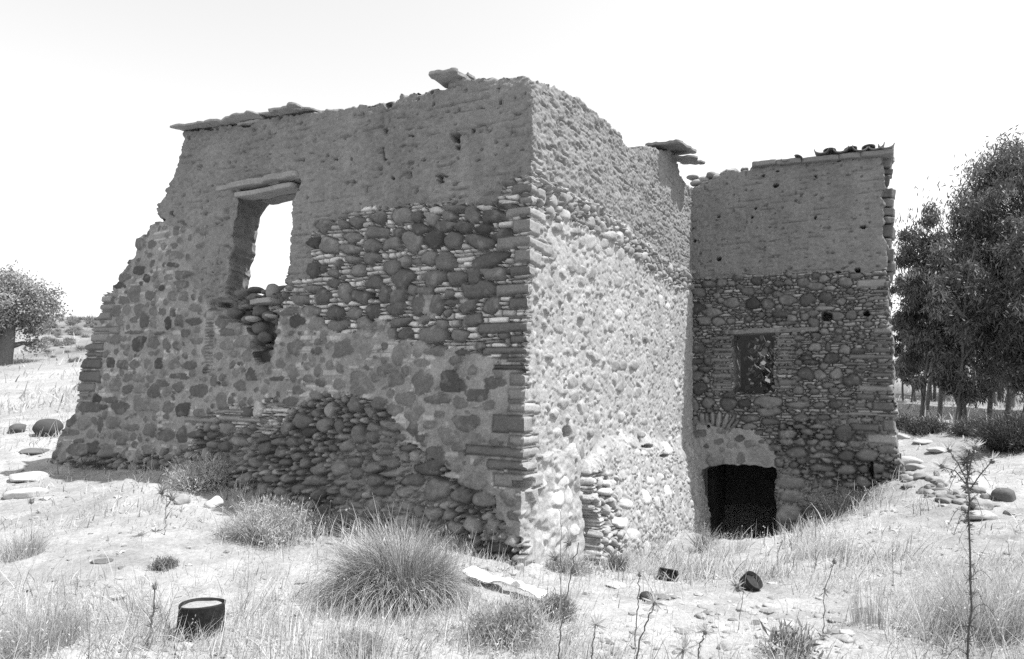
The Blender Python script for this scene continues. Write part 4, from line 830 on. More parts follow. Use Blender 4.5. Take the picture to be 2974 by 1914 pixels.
for k in range(64):                               # tumble of stones from the corner of the wing down to the right
    f = rr_.random(); x = 2120+f*200+rr_.normal()*22; y = 1125+f*62+rr_.normal()*16
    put_rock('fallen_stone', 'fallen stone in the rubble trail running down from the wing', 'stone', x, y, rr_.uniform(7, 22), rr_.uniform(5, 12), rr_.uniform(.12, .34), 700+k, 'fallen stones beside the wing', ang=1.3, sub=3, sink=.35)
for k in range(26):                               # stony patch in the foreground
    x = rr_.uniform(1480, 2080); y = 1395+abs(rr_.normal())*55
    if y > 1535: continue
    put_rock('ground_stone', 'small flat stone scattered over the stony patch in the foreground', 'stone', x, y, rr_.uniform(6, 17), rr_.uniform(3, 6), rr_.uniform(.18, .36), 800+k, 'small stones of the stony patch', ang=1.5, sub=2, sink=.5)
for k, (x, y, rx, ry) in enumerate(((1130,1330,16,7),(1150,1340,14,7),(1175,1332,20,8),(1195,1345,14,6),(1215,1335,13,14),(1160,1350,18,6),(1235,1318,15,10))):
    put_rock('ground_stone', 'broken stone at the foot of the lit corner of the ruin', 'stone', x, y, rx, ry, .3, 860+k, 'broken stones at the corner foot', ang=.7)

# ------------------------------------------------------------------ tins and the sheet
def lathe(prof, n=32):
    a = np.arange(n)*2*math.pi/n; V = np.concatenate([np.stack([np.cos(a)*q, np.sin(a)*q, np.full(n, z)], 1) for q, z in prof]); F = []
    for i in range(len(prof)-1):
        j = np.arange(n); F.append(np.stack([i*n+j, i*n+(j+1) % n, (i+1)*n+(j+1) % n, (i+1)*n+j], 1))
    return V, np.concatenate(F)
P = on_ground(468, 1482); R_ = 48.5*pxm(P); Hd = 2*R_*.80
dr = thing('cut_drum', 'black rusted cut down drum standing in the dry grass at lower left', 'drum', P)
tl = rotm('Y', -.02) @ rotm('X', -.01)
V, F = lathe([(R_*.985, 0), (R_*.985, Hd*.35), (R_*.965, Hd*.38), (R_*.985, Hd*.41), (R_*.98, Hd-.02), (R_*1.0, Hd-.008), (R_*1.0, Hd+.004), (R_*.955, Hd+.004), (R_*.95, Hd-.03)])
V += .014*np.stack([n3(V, 5, i) for i in range(3)], 1)
mesh_obj('shell', P+V @ tl.T+np.array([0, 0, -.03]), [F], M_RUST, .016, dr)
V, F = lathe([(R_*.955, Hd-.022), (R_*.7, Hd-.026), (R_*.4, Hd-.02), (R_*.1, Hd-.022), (.001, Hd-.022)]); V[:, 2] += .006*vnoise(V[:, 0]*20, V[:, 1]*20, 4)
mesh_obj('lid', P+V @ tl.T+np.array([0, 0, -.03]), [F], M_GROUND, .30, dr)
P = on_ground(1563, 1358); s = pxm(P); t2 = thing('square_tin', 'dark square rusted tin lying in the grass near the lit wall', 'tin', P)
def box_open(w, d, h, th):
    o = [(-w/2, -d/2), (w/2, -d/2), (w/2, d/2), (-w/2, d/2)]; i_ = [(x*(1-2*th/w), y*(1-2*th/d)) for x, y in o]
    V = np.array([(x, y, 0) for x, y in o]+[(x, y, h) for x, y in o]+[(x, y, h) for x, y in i_]+[(x, y, th) for x, y in i_], float)
    F = [(0, 3, 2, 1)]+[(k, (k+1) % 4, 4+(k+1) % 4, 4+k) for k in range(4)]+[(4+k, 4+(k+1) % 4, 8+(k+1) % 4, 8+k) for k in range(4)]+[(8+k, 8+(k+1) % 4, 12+(k+1) % 4, 12+k) for k in range(4)]+[(12, 13, 14, 15)]
    return V, np.array(F)
V, F = box_open(44*s, 30*s, 29*s, .006); Rm = rotm('Z', -.35) @ rotm('X', .5) @ rotm('Y', .12)
mesh_obj('can_body', P+V @ Rm.T+np.array([0, .05, -.045]), [F], M_RUST, .025, t2, smooth=False)
V, F = tube(np.array([(-22*s, -15*s, 29*s), (22*s, -15*s, 29*s), (22*s, 15*s, 29*s), (-22*s, 15*s, 29*s), (-22*s, -15*s, 29*s)]), .006)
mesh_obj('rim', P+V @ Rm.T+np.array([0, .05, -.045]), [F], M_RUST, .05, t2)
P = on_ground(1757, 1386); s = pxm(P); t3 = thing('round_tin', 'dark round rusted tin lying tipped in the grass before the doorway', 'tin', P)
R3 = 22*s; V, F = lathe([(.001, .0), (R3*.96, .0), (R3, .012), (R3, .09), (R3*1.03, .095), (R3*1.03, .105), (R3*.97, .105), (R3*.95, .07), (R3*.5, .075), (.001, .072)])
Rm = rotm('Z', .2) @ rotm('X', .75) @ rotm('Y', .3)
mesh_obj('can_body', P+V @ Rm.T+np.array([0, .12, R3*.15]), [F], M_RUST, .022, t3)
V, F = lathe([(R3*1.02, .06), (R3*1.035, .066), (R3*1.02, .072)]); mesh_obj('rib', P+V @ Rm.T+np.array([0, .12, R3*.15]), [F], M_RUST, .04, t3)
A = on_ground(1098, 1352); B = on_ground(1275, 1412); nx, ny = 46, 12
x, y = np.meshgrid(np.linspace(0, 1, nx), np.linspace(-.5, .5, ny)); ax = B-A; sd = np.array([-ax[1], ax[0], 0]); sd /= np.linalg.norm(sd)
wd = (.09+.05*np.sin(x*7+1)+.03*vnoise(x*9, x*0, 3))*(1-.4*x)
V = A+x[..., None]*ax+(y*wd*1.5+.03*vnoise(x*5, y*2, 5))[..., None]*sd+np.array([0, 0, 1.])*(.05+.05*fbm(x*6, y*2.5, 6, 3)+.03*np.cos(y*3))[..., None]
V[..., 2] = np.maximum(V[..., 2], ground_z(V[..., 0], V[..., 1])+.02+.04*np.abs(fbm(x*8, y*3, 9)))
V = V.reshape(-1, 3); i = np.arange((ny-1)*nx).reshape(ny-1, nx)[:, :-1]; F = np.stack([i, i+1, i+1+nx, i+nx], -1).reshape(-1, 4)
V2 = np.concatenate([V, V-np.array([0, 0, .012])]); F2 = np.concatenate([F, F[:, ::-1]+len(V)])
tag(mesh_obj('pale_sheet', V2, [F2], M_CLOTH, .75, None, True, A), 'crumpled white sheet lying on the ground right of the rush clump', 'sheet')
# ------------------------------------------------------------------ plants
def blades(P, H, Wd, lean, az, tone, bend=.5, seg=3, faz=None):
    """P (n,3) roots; narrow tapering blades as quads"""
    n = len(P); t = np.linspace(0, 1, seg+1)
    H, Wd, lean, az, bend = [np.broadcast_to(np.asarray(q, float), (n,)) for q in (H, Wd, lean, az, bend)]
    faz = az+math.pi/2 if faz is None else faz
    ang = lean[:, None]+bend[:, None]*t[None]*1.6            # from vertical
    st = np.concatenate([np.zeros((n, 1)), np.cumsum(np.sin((ang[:, 1:]+ang[:, :-1])/2), 1)/seg], 1)*H[:, None]
    sz = np.concatenate([np.zeros((n, 1)), np.cumsum(np.cos((ang[:, 1:]+ang[:, :-1])/2), 1)/seg], 1)*H[:, None]
    C = P[:, None]+np.stack([st*np.cos(az)[:, None], st*np.sin(az)[:, None], sz], -1)
    w = Wd[:, None]*np.array([1, .85, .6, .12] if seg == 3 else np.linspace(1, .12, seg+1))[None]*.5
    sd = np.stack([np.cos(faz), np.sin(faz), np.zeros(n)], -1)[:, None]*w[..., None]
    V = np.stack([C-sd, C+sd], 2).reshape(n, -1, 3); m = V.shape[1]
    k = np.arange(seg)*2; f = np.stack([k, k+1, k+3, k+2], -1)
    F = (np.arange(n)[:, None, None]*m+f[None]).reshape(-1, 4)
    return V.reshape(-1, 3), F, np.repeat(np.broadcast_to(tone, (n,)), m), C[:, -1]
def leaves(C, D, L, Wd, tone, r):
    """diamond leaves at C pointing along D"""
    n = len(C); D = D/np.linalg.norm(D, axis=1, keepdims=True); q = r.normal(size=(n, 3)); S_ = np.cross(D, q); S_ /= np.linalg.norm(S_, axis=1, keepdims=True)+1e-9
    L = np.broadcast_to(L, (n,))[:, None]; Wd = np.broadcast_to(Wd, (n,))[:, None]
    V = np.stack([C, C+D*L*.45+S_*Wd*.5, C+D*L, C+D*L*.45-S_*Wd*.5], 1).reshape(-1, 3)
    return V, np.arange(n*4).reshape(-1, 4), np.repeat(np.broadcast_to(tone, (n,)), 4)
r = np.random.default_rng(100)
def in_house(x, y):
    q = np.stack([x, y], -1)-C0[:2]; u = q @ DL[:2]; d = q @ -NL[:2]
    a = (u > -.1) & (u < 7.5) & (d > -.15) & (d < 6)
    q = np.stack([x, y], -1)-CT[:2]; u = q @ DT[:2]; d = q @ -NL[:2]
    return a | ((u > -.4) & (u < 3.75) & (d > -.12) & (d < 4))
bare = [(DP([(-300,1040),(150,1080),(420,1100),(520,1180),(640,1230),(520,1330),(380,1350),(0,1340),(-400,1330)]), .22, .5), (DP([(1330,1420),(1560,1380),(2000,1395),(2080,1440),(2060,1600),(1500,1600),(1380,1500)]), .25, .55),
        (DP([(1950,1215),(2200,1195),(2500,1190),(2500,1290),(2200,1320),(1960,1290)]), .22, .5), (DP([(2090,1000),(2393,1010),(2500,1190),(2200,1200),(2110,1120)]), .2, .6), (DP([(400,1410),(530,1400),(545,1500),(400,1510)]), .5, .45), (DP([(1080,1335),(1300,1395),(1310,1440),(1230,1440),(1080,1380)]), .05, .4), (DP([(1600,1225),(1840,1250),(1840,1345),(1600,1345)]), .35, .8)]
tallp = [(DP([(1560,1210),(1640,1240),(1830,1250),(1990,1190),(2080,1200),(1990,1290),(1850,1330),(1620,1360)]), 1.15), (DP([(-400,1330),(300,1350),(420,1400),(420,1600),(-400,1600)]), 1.25), (DP([(2080,1300),(2500,1230),(2500,1600),(2150,1600)]), 1.3)]
def field(n, ylo, yhi, wmul, hmul, seed):
    q = np.random.default_rng(seed); y = 1/(1/ylo+(1/yhi-1/ylo)*q.random(n)); x = y*q.uniform(-.80, .80, n)
    z = ground_z(x, y); px, py = project(np.stack([x, y, z], -1))
    den = .25+.9*sstep(-.25, .35, fbm(x*1.1, y*1.1, 401, 4)+.35*fbm(x*5, y*5, 402)); hm = np.ones(n)
    for pl, dn, h in bare:
        k = inpoly(px+fbm(x*2, y*2, 407)*60, py+fbm(x*2+5, y*2, 408)*40, pl); den = np.where(k, den*dn, den); hm = np.where(k, hm*h, hm)
    for pl, h in tallp: hm = np.where(inpoly(px, py, pl), hm*h, hm)
    k = (q.random(n) < den) & ~in_house(x, y); x, y, z, hm = x[k], y[k], z[k], hm[k]; n = len(x)
    cl = fbm(x*2.2, y*2.2, 403, 3)
    H = hm*hmul*q.gamma(4, .25, n)*(1+.6*cl); az = q.uniform(0, 6.28, n)
    az = np.where(q.random(n) < .5, fbm(x*.8, y*.8, 404)*5, az)
    tone = np.clip(.54*(1+.22*q.normal(size=n)+.25*cl), .2, .8); tone = np.where(q.random(n) < .09, .16, tone)
    return np.stack([x, y, z-.01], -1), H, wmul*q.uniform(.7, 1.3, n), np.where(q.random(n) < .35, q.uniform(.8, 1.35, n), np.abs(q.normal(size=n))*.3), az, tone, q
G = Geo()
for n, a, b, w, h, sd in ((130000, 2.3, 7.5, .0050, .13, 1), (60000, 6.5, 16, .011, .15, 2), (16000, 14, 60, .035, .22, 3)):
    P, H, wd, ln, az, tn, q = field(n, a, b, w, h, sd)
    V, F, T, tip = blades(P, H, wd, ln, az, tn, q.uniform(0, .7, len(P)), faz=q.uniform(0, 6.28, len(P))); G.add(V, F, T)
    if a < 10:                                    # oat-like seed heads
        k = q.random(len(P)) < .05; c = tip[k]; m = len(c)
        for j in range(3):
            V, F, T = leaves(c+q.normal(size=(m, 3))*.012, np.stack([q.normal(size=m)*.6, q.normal(size=m)*.6, -.6+q.normal(size=m)*.6], -1), .022 if a < 5 else .03, .007 if a < 5 else .012, .62, q); G.add(V, F, T)
tag(G.obj('dry_grass', M_GRASS, smooth=False), kind='stuff')
# gravel and crumbs of stone
G = Geo(); q = np.random.default_rng(55); V1, F1 = ICO[1]
n = 5000; y = 1/(1/2.5+(1/14-1/2.5)*q.random(n)); x = y*q.uniform(-.8, .8, n); k = ~in_house(x, y) & (fbm(x*1.3, y*1.3, 410)+.8*q.random(n) > .35); x, y = x[k], y[k]; z = ground_z(x, y); n = len(x)
sz = q.gamma(1.6, .008, n)+.006; Q = np.abs(1+.25*q.normal(size=(n, len(V1), 1)))
V = V1[None]*sz[:, None, None]*np.array([1.2, 1.1, .55])*Q; c, s = np.cos(x*99), np.sin(x*99)
V = np.stack([V[..., 0]*c[:, None]-V[..., 1]*s[:, None], V[..., 0]*s[:, None]+V[..., 1]*c[:, None], V[..., 2]], -1)+np.stack([x, y, z], -1)[:, None]
G.add(V.reshape(-1, 3), (np.arange(n)[:, None, None]*len(V1)+F1[None]).reshape(-1, 3), np.repeat(q.uniform(.14, .40, n), len(V1)))
tag(G.obj('gravel', M_ROCK, smooth=False), kind='stuff')

# the big rush clump
P = on_ground(925, 1432); s = pxm(P); q = np.random.default_rng(61); n = 5200
P = P+np.array([0, .25, 0]); ang = q.uniform(0, 6.28, n); rad = .25*np.sqrt(q.random(n)); base = P+np.stack([np.cos(ang)*rad*1.35, np.sin(ang)*rad, np.zeros(n)], -1); base[:, 2] = P[2]-.02+.10*(1-(rad/.25)**2)
az = ang+q.normal(size=n)*.45+1.3*fbm(base[:, 0]*9, base[:, 1]*9, 5, 2); out_ = rad/.25
ln = np.clip(.05+.55*out_*q.random(n)+.20*q.normal(size=n), 0, 1.2); bd = np.clip(.55+.80*out_+.30*q.normal(size=n), .05, 1.7)
L = q.uniform(.26, .60, n)*(1+.25*np.cos(ang-2.6))
V, F, T, tip = blades(base, L, .0062, ln, az, np.clip(.28+.14*q.normal(size=n), .07, .6), bd, seg=6, faz=q.uniform(0, 6.28, n)); G = Geo(); G.add(V, F, T)
k = q.random(n) < .10; m = int(k.sum()); b2 = base[k]
V, F, T, tip = blades(b2, q.uniform(.38, .56, m), .0045, np.abs(q.normal(size=m))*.22, az[k], .30, .12, seg=4, faz=q.uniform(0, 6.28, m)); G.add(V, F, T)
V, F, T = leaves(tip[:40], np.tile([[.2, 0, -1.]], (40, 1))+q.normal(size=(40, 3))*.4, .045, .008, .45, q); G.add(V, F, T)
tag(G.obj('rush_clump', M_RUSH, smooth=False, origin=P), 'large dome of grey green spiky rushes before the shaded wall', 'rush clump')
# spiky rushes left standing against the wall foot, right of the dome
def tuft(name, label, cat, px, py, wpx, hpx, n, tone, seed, spread=.9, group=None, width=.0045, lean=.35, P=None, m=None, up=0):
    if P is None: P = on_ground(px, py)
    s = pxm(P); q = np.random.default_rng(seed); R = wpx*s*.5; ang = q.uniform(0, 6.28, n); rad = R*.6*np.sqrt(q.random(n))
    b = P+np.stack([np.cos(ang)*rad, np.sin(ang)*rad+R*.3, np.zeros(n)], -1); b[:, 2] = ground_z(b[:, 0], b[:, 1])-.01+up
    V, F, T, tip = blades(b, hpx*s*q.uniform(.45, 1.25, n), width, np.abs(q.normal(size=n))*lean, ang+q.normal(size=n)*.8, np.clip(tone*(1+.3*q.normal(size=n)), .04, .65), q.uniform(0, .8, n)*spread, seg=4, faz=q.uniform(0, 6.28, n))
    G = Geo(); G.add(V, F, T); m_ = n//6; k = q.integers(0, n, m_)
    V, F, T = leaves(tip[k], q.normal(size=(m_, 3)), .03, .009, min(tone*1.6, .6), q); G.add(V, F, T)
    return tag(G.obj(name, m or M_GRASS, smooth=False, origin=P), label, cat, group)
tuft('rush_tuft', 'thin fan of spiky rushes at the wall foot behind the big dome', 'rushes', 1120, 1290, 190, 80, 700, .20, 1, lean=.5, m=M_RUSH)
# dry bushes: twigs with little leaves
def bush(name, label, cat, px, py, wpx, hpx, n, tone, seed, leaf=.022, group=None, P=None, dark=.0, m=None):
    if P is None: P = on_ground(px, py)
    s = pxm(P); q = np.random.default_rng(seed); R = wpx*s*.5; Hh = hpx*s; G = Geo()
    nb = n//5; ang = q.uniform(0, 6.28, nb); rad = R*.45*np.sqrt(q.random(nb)); b = P+np.stack([np.cos(ang)*rad, R*.5+np.sin(ang)*rad, np.zeros(nb)], -1); b[:, 2] = ground_z(b[:, 0], b[:, 1])-.01
    V, F, T, tip = blades(b, Hh*q.uniform(.6, 1.15, nb), .0045*max(1, P[1]/5), np.clip(rad/R*1.6+.25*q.normal(size=nb), -.2, 1.3), ang+q.normal(size=nb)*.5, tone*.75*q.uniform(.6, 1.2, nb), q.uniform(0, .5, nb), seg=3, faz=q.uniform(0, 6.28, nb)); G.add(V, F, T)
    # leaves in clumps through the dome
    ncl = 70; d = q.normal(size=(ncl, 3)); d /= np.linalg.norm(d, axis=1, keepdims=True); d[:, 2] = np.abs(d[:, 2]); c = P+np.array([0, R*.5, 0])+d*np.array([R, R*.9, Hh*.85])*q.uniform(.45, 1.0, (ncl, 1))
    w = q.integers(0, ncl, n); C = c[w]+q.normal(size=(n, 3))*np.array([R, R, Hh])*.13; C[:, 2] = np.maximum(C[:, 2], ground_z(C[:, 0], C[:, 1])+.01)
    ct = tone*q.uniform(.7, 1.3, ncl)
    D = q.normal(size=(n, 3))+np.array([0, 0, .9])
    V, F, T = leaves(C, D, leaf*q.uniform(.8, 2.2, n), leaf*.28, np.clip(ct[w]*(1+.25*q.normal(size=n)), .04, .65), q); G.add(V, F, T)
    return tag(G.obj(name, m or M_GRASS, smooth=False, origin=P), label, cat, group)
bush('dry_bush', 'pale feathery dry bush against the left part of the shaded wall', 'bush', 448, 1152, 135, 75, 3000, .62, 11, .035)
bush('dry_bush', 'wide grey bush with dark underside in front of the shaded wall', 'bush', 605, 1278, 215, 105, 4200, .58, 12, .03)
bush('dry_bush', 'grey bush between wide bush and rush clump at the wall foot', 'bush', 735, 1255, 110, 50, 1800, .42, 13, .028)
bush('low_bush', 'dark low scrub in the shade at the left end of the wall', 'bush', 300, 1092, 260, 22, 3500, .12, 14, .04)
bush('low_bush', 'small bush clinging under the left corner stones of the wall', 'bush', 165, 1062, 50, 45, 1500, .13, 15, .035)
bush('low_bush', 'tangled dark green growth in the corner where house and wing meet', 'bush', 1650, 1290, 60, 60, 700, .35, 16, .02)
bush('low_bush', 'shaded weeds along the foot of the wing right of the doorway', 'bush', 1990, 1195, 190, 45, 3000, .14, 17, .025)
bush('leafy_plant', 'broad leaved dark green plant in the right foreground', 'plant', 1865, 1555, 130, 80, 260, .24, 18, .055, m=M_LEAF)
bush('low_bush', 'dark grass bush low in the foreground right of the rush clump', 'bush', 1190, 1510, 190, 80, 4000, .42, 19, .028)
bush('low_bush', 'small dark bush beside the white sheet', 'bush', 1305, 1455, 100, 55, 1800, .27, 20, .024)
bush('low_bush', 'round grey weed at the bottom edge below the rush clump', 'bush', 830, 1548, 150, 55, 2000, .42, 21, .022)
bush('low_bush', 'grey tuft on the pale slope between the flat stone and the rushes', 'bush', 375, 1335, 60, 30, 800, .22, 22, .022)
bush('low_bush', 'dark weed at the foot of the lit corner under the plaster', 'bush', 1445, 1335, 60, 40, 1000, .2, 23, .022)
bush('low_bush', 'grey brush in front of the battered footing of the lit wall', 'bush', 1330, 1345, 110, 40, 1500, .3, 24, .022)
tuft('oat_tuft', 'tall wild oats growing in the doorway of the wing', 'wild oats', 1700, 1300, 150, 50, 400, .55, 31)
tuft('oat_tuft', 'wild oats in front of the cut drum', 'wild oats', 470, 1500, 80, 28, 160, .6, 32)
tuft('oat_tuft', 'blurred grey weeds at the lower left edge', 'weeds', 60, 1530, 260, 90, 1000, .45, 33)
tuft('oat_tuft', 'fine grey brush left of the pale slope edge', 'weeds', 30, 1310, 150, 60, 700, .5, 34)
tuft('oat_tuft', 'thin upright stalks right of the broad leaved plant', 'weeds', 2040, 1470, 120, 90, 160, .4, 35, spread=.15, lean=.08)
tuft('oat_tuft', 'grey brush behind the tall thistle at the right edge', 'weeds', 2330, 1500, 230, 160, 1100, .42, 36, lean=.25)
tuft('oat_tuft', 'straw tufts right of the doorway pier', 'wild oats', 1930, 1300, 190, 45, 700, .55, 37)

# ---------------- thistles and dead stalks
def spiky(G, c, R, n, q, tone, up=0.25):
    D = q.normal(size=(n, 3)); D[:, 2] += up; D /= np.linalg.norm(D, axis=1, keepdims=True)
    V, F, T = leaves(np.tile(c, (n, 1)), D, R*q.uniform(.7, 1.2, n), R*.13, tone, q); G.add(V, F, T)
def stalk(label, pts, Y, th, head, seed, tone=.12, leafy=0, branches=(), headtone=.5, cat='thistle', rad=None):
    """pts overview pixels bottom to top at distance Y"""
    q = np.random.default_rng(seed); P = np.array([at_y(np.array(x*K), np.array(y*K), Y+q.normal()*.02) for x, y in pts])
    g = ground_z(P[0, 0], P[0, 1]); P0 = np.array([[P[0, 0], P[0, 1], g-.03]])
    if P[0, 2] > g: P = np.concatenate([P0, P])
    k = np.linspace(0, len(P)-1, 26); P = np.stack([np.interp(k, np.arange(len(P)), P[:, i]) for i in range(3)], -1); P[1:-1] += q.normal(size=(24, 3))*.004
    o = thing('thistle' if cat == 'thistle' else 'dead_stalk', label, cat, P[0])
    G = Geo(); V, F = tube(P, np.linspace(th, th*.6, 26)); G.add(V, F, tone)
    H = Geo(); s = Y/1600.
    for bl in branches:
        B = np.array([at_y(np.array(x*K), np.array(y*K), Y+q.normal()*.05) for x, y in bl]); V, F = tube(B, th*.5, 5); G.add(V, F, tone)
        if leafy:
            for e in range(8):
                c = B[0]+(B[-1]-B[0])*q.random(); spiky(G, c, 14*s, 5, q, tone*.8)
        spiky(H, B[-1], 26*s, 26, q, headtone, .6); Vr, Fr = ICO[2]; H.add(B[-1]+Vr*np.array([6, 6, 6])*s, Fr, .2)
    for e in range(leafy):
        c = P[2+int(23*q.random())]+q.normal(size=3)*.004; spiky(G, c, q.uniform(7, 22)*s, 6, q, tone*q.uniform(.7, 1.3), -.1)
        if q.random() < .16:
            d = np.array([q.choice([-1, 1])*q.uniform(20, 60)*s, 0, -q.uniform(-15, 40)*s]); tt = np.linspace(0, 1, 7)[:, None]; B = c+d*tt+np.array([0, 0, .9*d[0]*0])+np.array([0, 0, 22*s])*np.sin(tt*3.1); V, F = tube(B, th*.25, 4); G.add(V, F, tone)
            for b in B[1:]: spiky(G, b, 8*s, 5, q, tone)
    G.obj('stem', M_RUSH, o)
    if head:
        c = P[-1]; spiky(H, c, head*s, 46, q, headtone, .35); Vr, Fr = ICO[2]; H.add(c-np.array([0, 0, 3*s])+Vr*np.array([5, 5, 5])*s, Fr, .25)
    if H.n: H.obj('flower_head', M_GRASS, o, smooth=False)
    return o
stalk('tall dark spiny thistle standing alone at the right side', [(2262,1600),(2266,1450),(2266,1300),(2264,1180),(2262,1110),(2262,1050)], 3.6, .006, 22, 1, .10, 100, [[(2262,1130),(2240,1085),(2218,1052)],[(2263,1150),(2290,1110),(2318,1078)],[(2264,1140),(2232,1100),(2200,1090)],[(2262,1120),(2270,1075),(2278,1046)]])
stalk('long bare dead stalk leaning right before the lit plaster', [(1302,1580),(1310,1480),(1328,1370),(1352,1268)], 3.9, .0045, 0, 2, .13, cat='dead stalk')
stalk('thin dead stalk under the plaster with branching top', [(1312,1480),(1310,1330),(1312,1240),(1306,1190)], 4.4, .003, 0, 4, .16, cat='dead stalk', branches=[[(1312,1300),(1330,1270)],[(1311,1330),(1296,1305)]], headtone=.3)
stalk('dried thistle with starry head standing left of centre foreground', [(1386,1580),(1385,1510),(1392,1460)], 3.7, .0055, 27, 5, .16)
stalk('dried thistle on tall thin stalk beneath the square tin', [(1482,1580),(1488,1440),(1495,1340)], 3.8, .004, 18, 6, .14)
stalk('dried thistle with bent stalk and large starry head', [(1484,1580),(1492,1500),(1512,1450),(1530,1408)], 3.6, .0055, 30, 7, .15)
stalk('low starry thistle head at the bottom edge', [(1592,1600),(1594,1560),(1598,1518)], 3.7, .0055, 34, 8, .16)
stalk('dried thistle at right of the low starry head', [(1627,1590),(1634,1510),(1648,1475)], 3.7, .005, 24, 9, .15)
stalk('thin dead stalk rising from the stony patch', [(1725,1470),(1735,1390),(1745,1330)], 4.6, .003, 0, 10, .2, cat='dead stalk', branches=[[(1733,1400),(1722,1370)]], headtone=.35)
stalk('dark dead stalk in the grass left of the cut drum', [(348,1500),(358,1430),(362,1370)], 4.2, .007, 12, 11, .15, 8, cat='dead stalk', headtone=.25)
stalk('thin dead stalk rising in front of the pale squared stone', [(385,1260),(388,1180),(392,1110)], 6.4, .004, 0, 12, .2, cat='dead stalk', branches=[[(388,1190),(402,1165)],[(388,1170),(378,1150)]], headtone=.3)
stalk('thin dead stalk far left on the pale slope', [(70,1330),(74,1240),(74,1170)], 5.9, .004, 10, 13, .28, cat='dead stalk', headtone=.3)
stalk('knobbly brown seed stalk in the right foreground grass', [(1925,1480),(1925,1390),(1950,1310)], 4.3, .0035, 8, 14, .16, 10, cat='dead stalk', headtone=.25)

# fig growing inside the wing behind its small window
u, v = WT.uv(np.array([1795*K]), np.array([880*K])); B = WT.pt(u, np.array([1.55]), -1.1)[0]; q = np.random.default_rng(70); o = thing('fig_shrub', 'leafy shrub growing inside the wing behind the small window', 'shrub', B)
G = Geo(); tips = []
for k in range(9):
    a = q.uniform(0, 6.28); e = B+np.array([math.cos(a)*q.uniform(.1, .6), math.sin(a)*q.uniform(.1, .5), q.uniform(.5, 1.5)]); V, F = tube(np.array([B, (B+e)/2+q.normal(size=3)*.06, e]), [.022, .014, .006]); G.add(V, F, .12); tips += [e, (B+e)/2, B*.25+e*.75]
G.obj('stem', M_BARK, o); n = 420; C = np.array(tips)[q.integers(0, len(tips), n)]+q.normal(size=(n, 3))*.16; V, F, T = leaves(C, q.normal(size=(n, 3))+np.array([0, 0, -.3]), .15, .10, q.uniform(.08, .22, n), q); G = Geo(); G.add(V, F, T); G.obj('foliage', M_LEAF, o, smooth=False)

# ---------------- trees
def tree(name, label, cat, px, pbase, ptop, Y, wpx, seed, leafL, leafW, ncl, per, tone, lo=.22, droop=1.0, stems=1, lean=0, group=None, trunk=.14, csz=.066):
    q = np.random.default_rng(seed); B = at_y(np.array(px*K), np.array(pbase*K), Y); B[2] = ground_z(B[0], B[1])-.1
    top = at_y(np.array((px+lean)*K), np.array(ptop*K), Y); Hh = top[2]-B[2]; R = wpx*Y/1600*.5; o = thing(name, label, cat, B, group)
    lx = (top[0]-B[0]); T_ = Geo(); L_ = Geo(); cl = []
    for sN in range(stems):
        off = q.normal(size=2)*.35*(sN > 0); tt = np.linspace(0, 1, 9)[:, None]
        end = B+np.array([lx*.8+q.normal()*R*.25+off[0]*2, q.normal()*R*.25+off[1]*2, Hh*q.uniform(.75, .95)])
        P = B+np.array([off[0], off[1], 0])+(end-B-np.array([off[0], off[1], 0]))*tt; P[1:] += np.cumsum(q.normal(size=(8, 3))*np.array([.06, .06, 0])*Hh/8, 0)
        V, F = tube(P, np.linspace(trunk*.8, trunk*.2, 9)/stems**.5, 8); T_.add(V, F, .13)
        for k in range(12):
            f = q.uniform(lo*.8, .95); c = P[int(f*8)]; a = q.uniform(0, 6.28); rr = R*q.uniform(.35, .95)*(1-.55*max(0, f-.4)); e = c+np.array([math.cos(a)*rr, math.sin(a)*rr, Hh*q.uniform(.02, .16)])
            mid = (c+e)/2+np.array([0, 0, .05*Hh])*q.random(); V, F = tube(np.array([c, mid, e]), np.array([.045, .03, .012])*trunk/.14, 5); T_.add(V, F, .13)
            cl += [e, mid*.4+e*.6]
    cl = np.array(cl); n2 = max(0, ncl-len(cl))
    d = q.normal(size=(n2, 3)); d /= np.linalg.norm(d, axis=1, keepdims=True); f = q.uniform(.35, 1, (n2, 1))**.6
    hz = Hh*(1-lo)/2; cc = B+np.array([lx*.6, 0, Hh*lo+hz])+d*f*np.array([R, R, hz])
    cc[:, :2] += fbm(cc[:, 2]*.9+seed, cc[:, 0]*.6, seed)[:, None]*R*.3
    C = np.concatenate([cl, cc]); ct = tone*q.uniform(.55, 1.7, len(C)); n = len(C)*per; w = np.repeat(np.arange(len(C)), per)
    g = q.normal(size=(n, 3))*np.array([1, 1, .85])*csz*R*2; g[:, 2] -= droop*np.abs(g[:, 0]+g[:, 1])*.35
    D = q.normal(size=(n, 3))*.55+np.array([0, 0, -droop*.75])
    V, F, T = leaves(C[w]+g, D, leafL*q.uniform(.7, 1.3, n), leafW, np.clip(ct[w]*(1+.25*q.normal(size=n)), .02, .4), q); L_.add(V, F, T)
    T_.obj('trunk', M_BARK, o); L_.obj('crown', M_LEAF, o, smooth=False); return o
EG = 'eucalyptus trees behind the wing'
tree('eucalyptus_tree', 'slender eucalyptus close behind the right edge of the wing', 'tree', 2150, 985, 480, 19, 130, 1, 0.160, 0.038, 110, 147, 0.108, .25, stems=2, group=EG, lean=20, trunk=.09)
tree('eucalyptus_tree', 'eucalyptus with forked stems right of the slender one', 'tree', 2232, 985, 535, 18, 150, 2, 0.160, 0.038, 110, 147, 0.108, .22, stems=3, group=EG, trunk=.10)
tree('eucalyptus_tree', 'tall broad eucalyptus with the highest crown at the right edge', 'tree', 2400, 960, 290, 21, 290, 3, 0.176, 0.041, 285, 153, 0.108, .18, group=EG, lean=-5, trunk=.18)
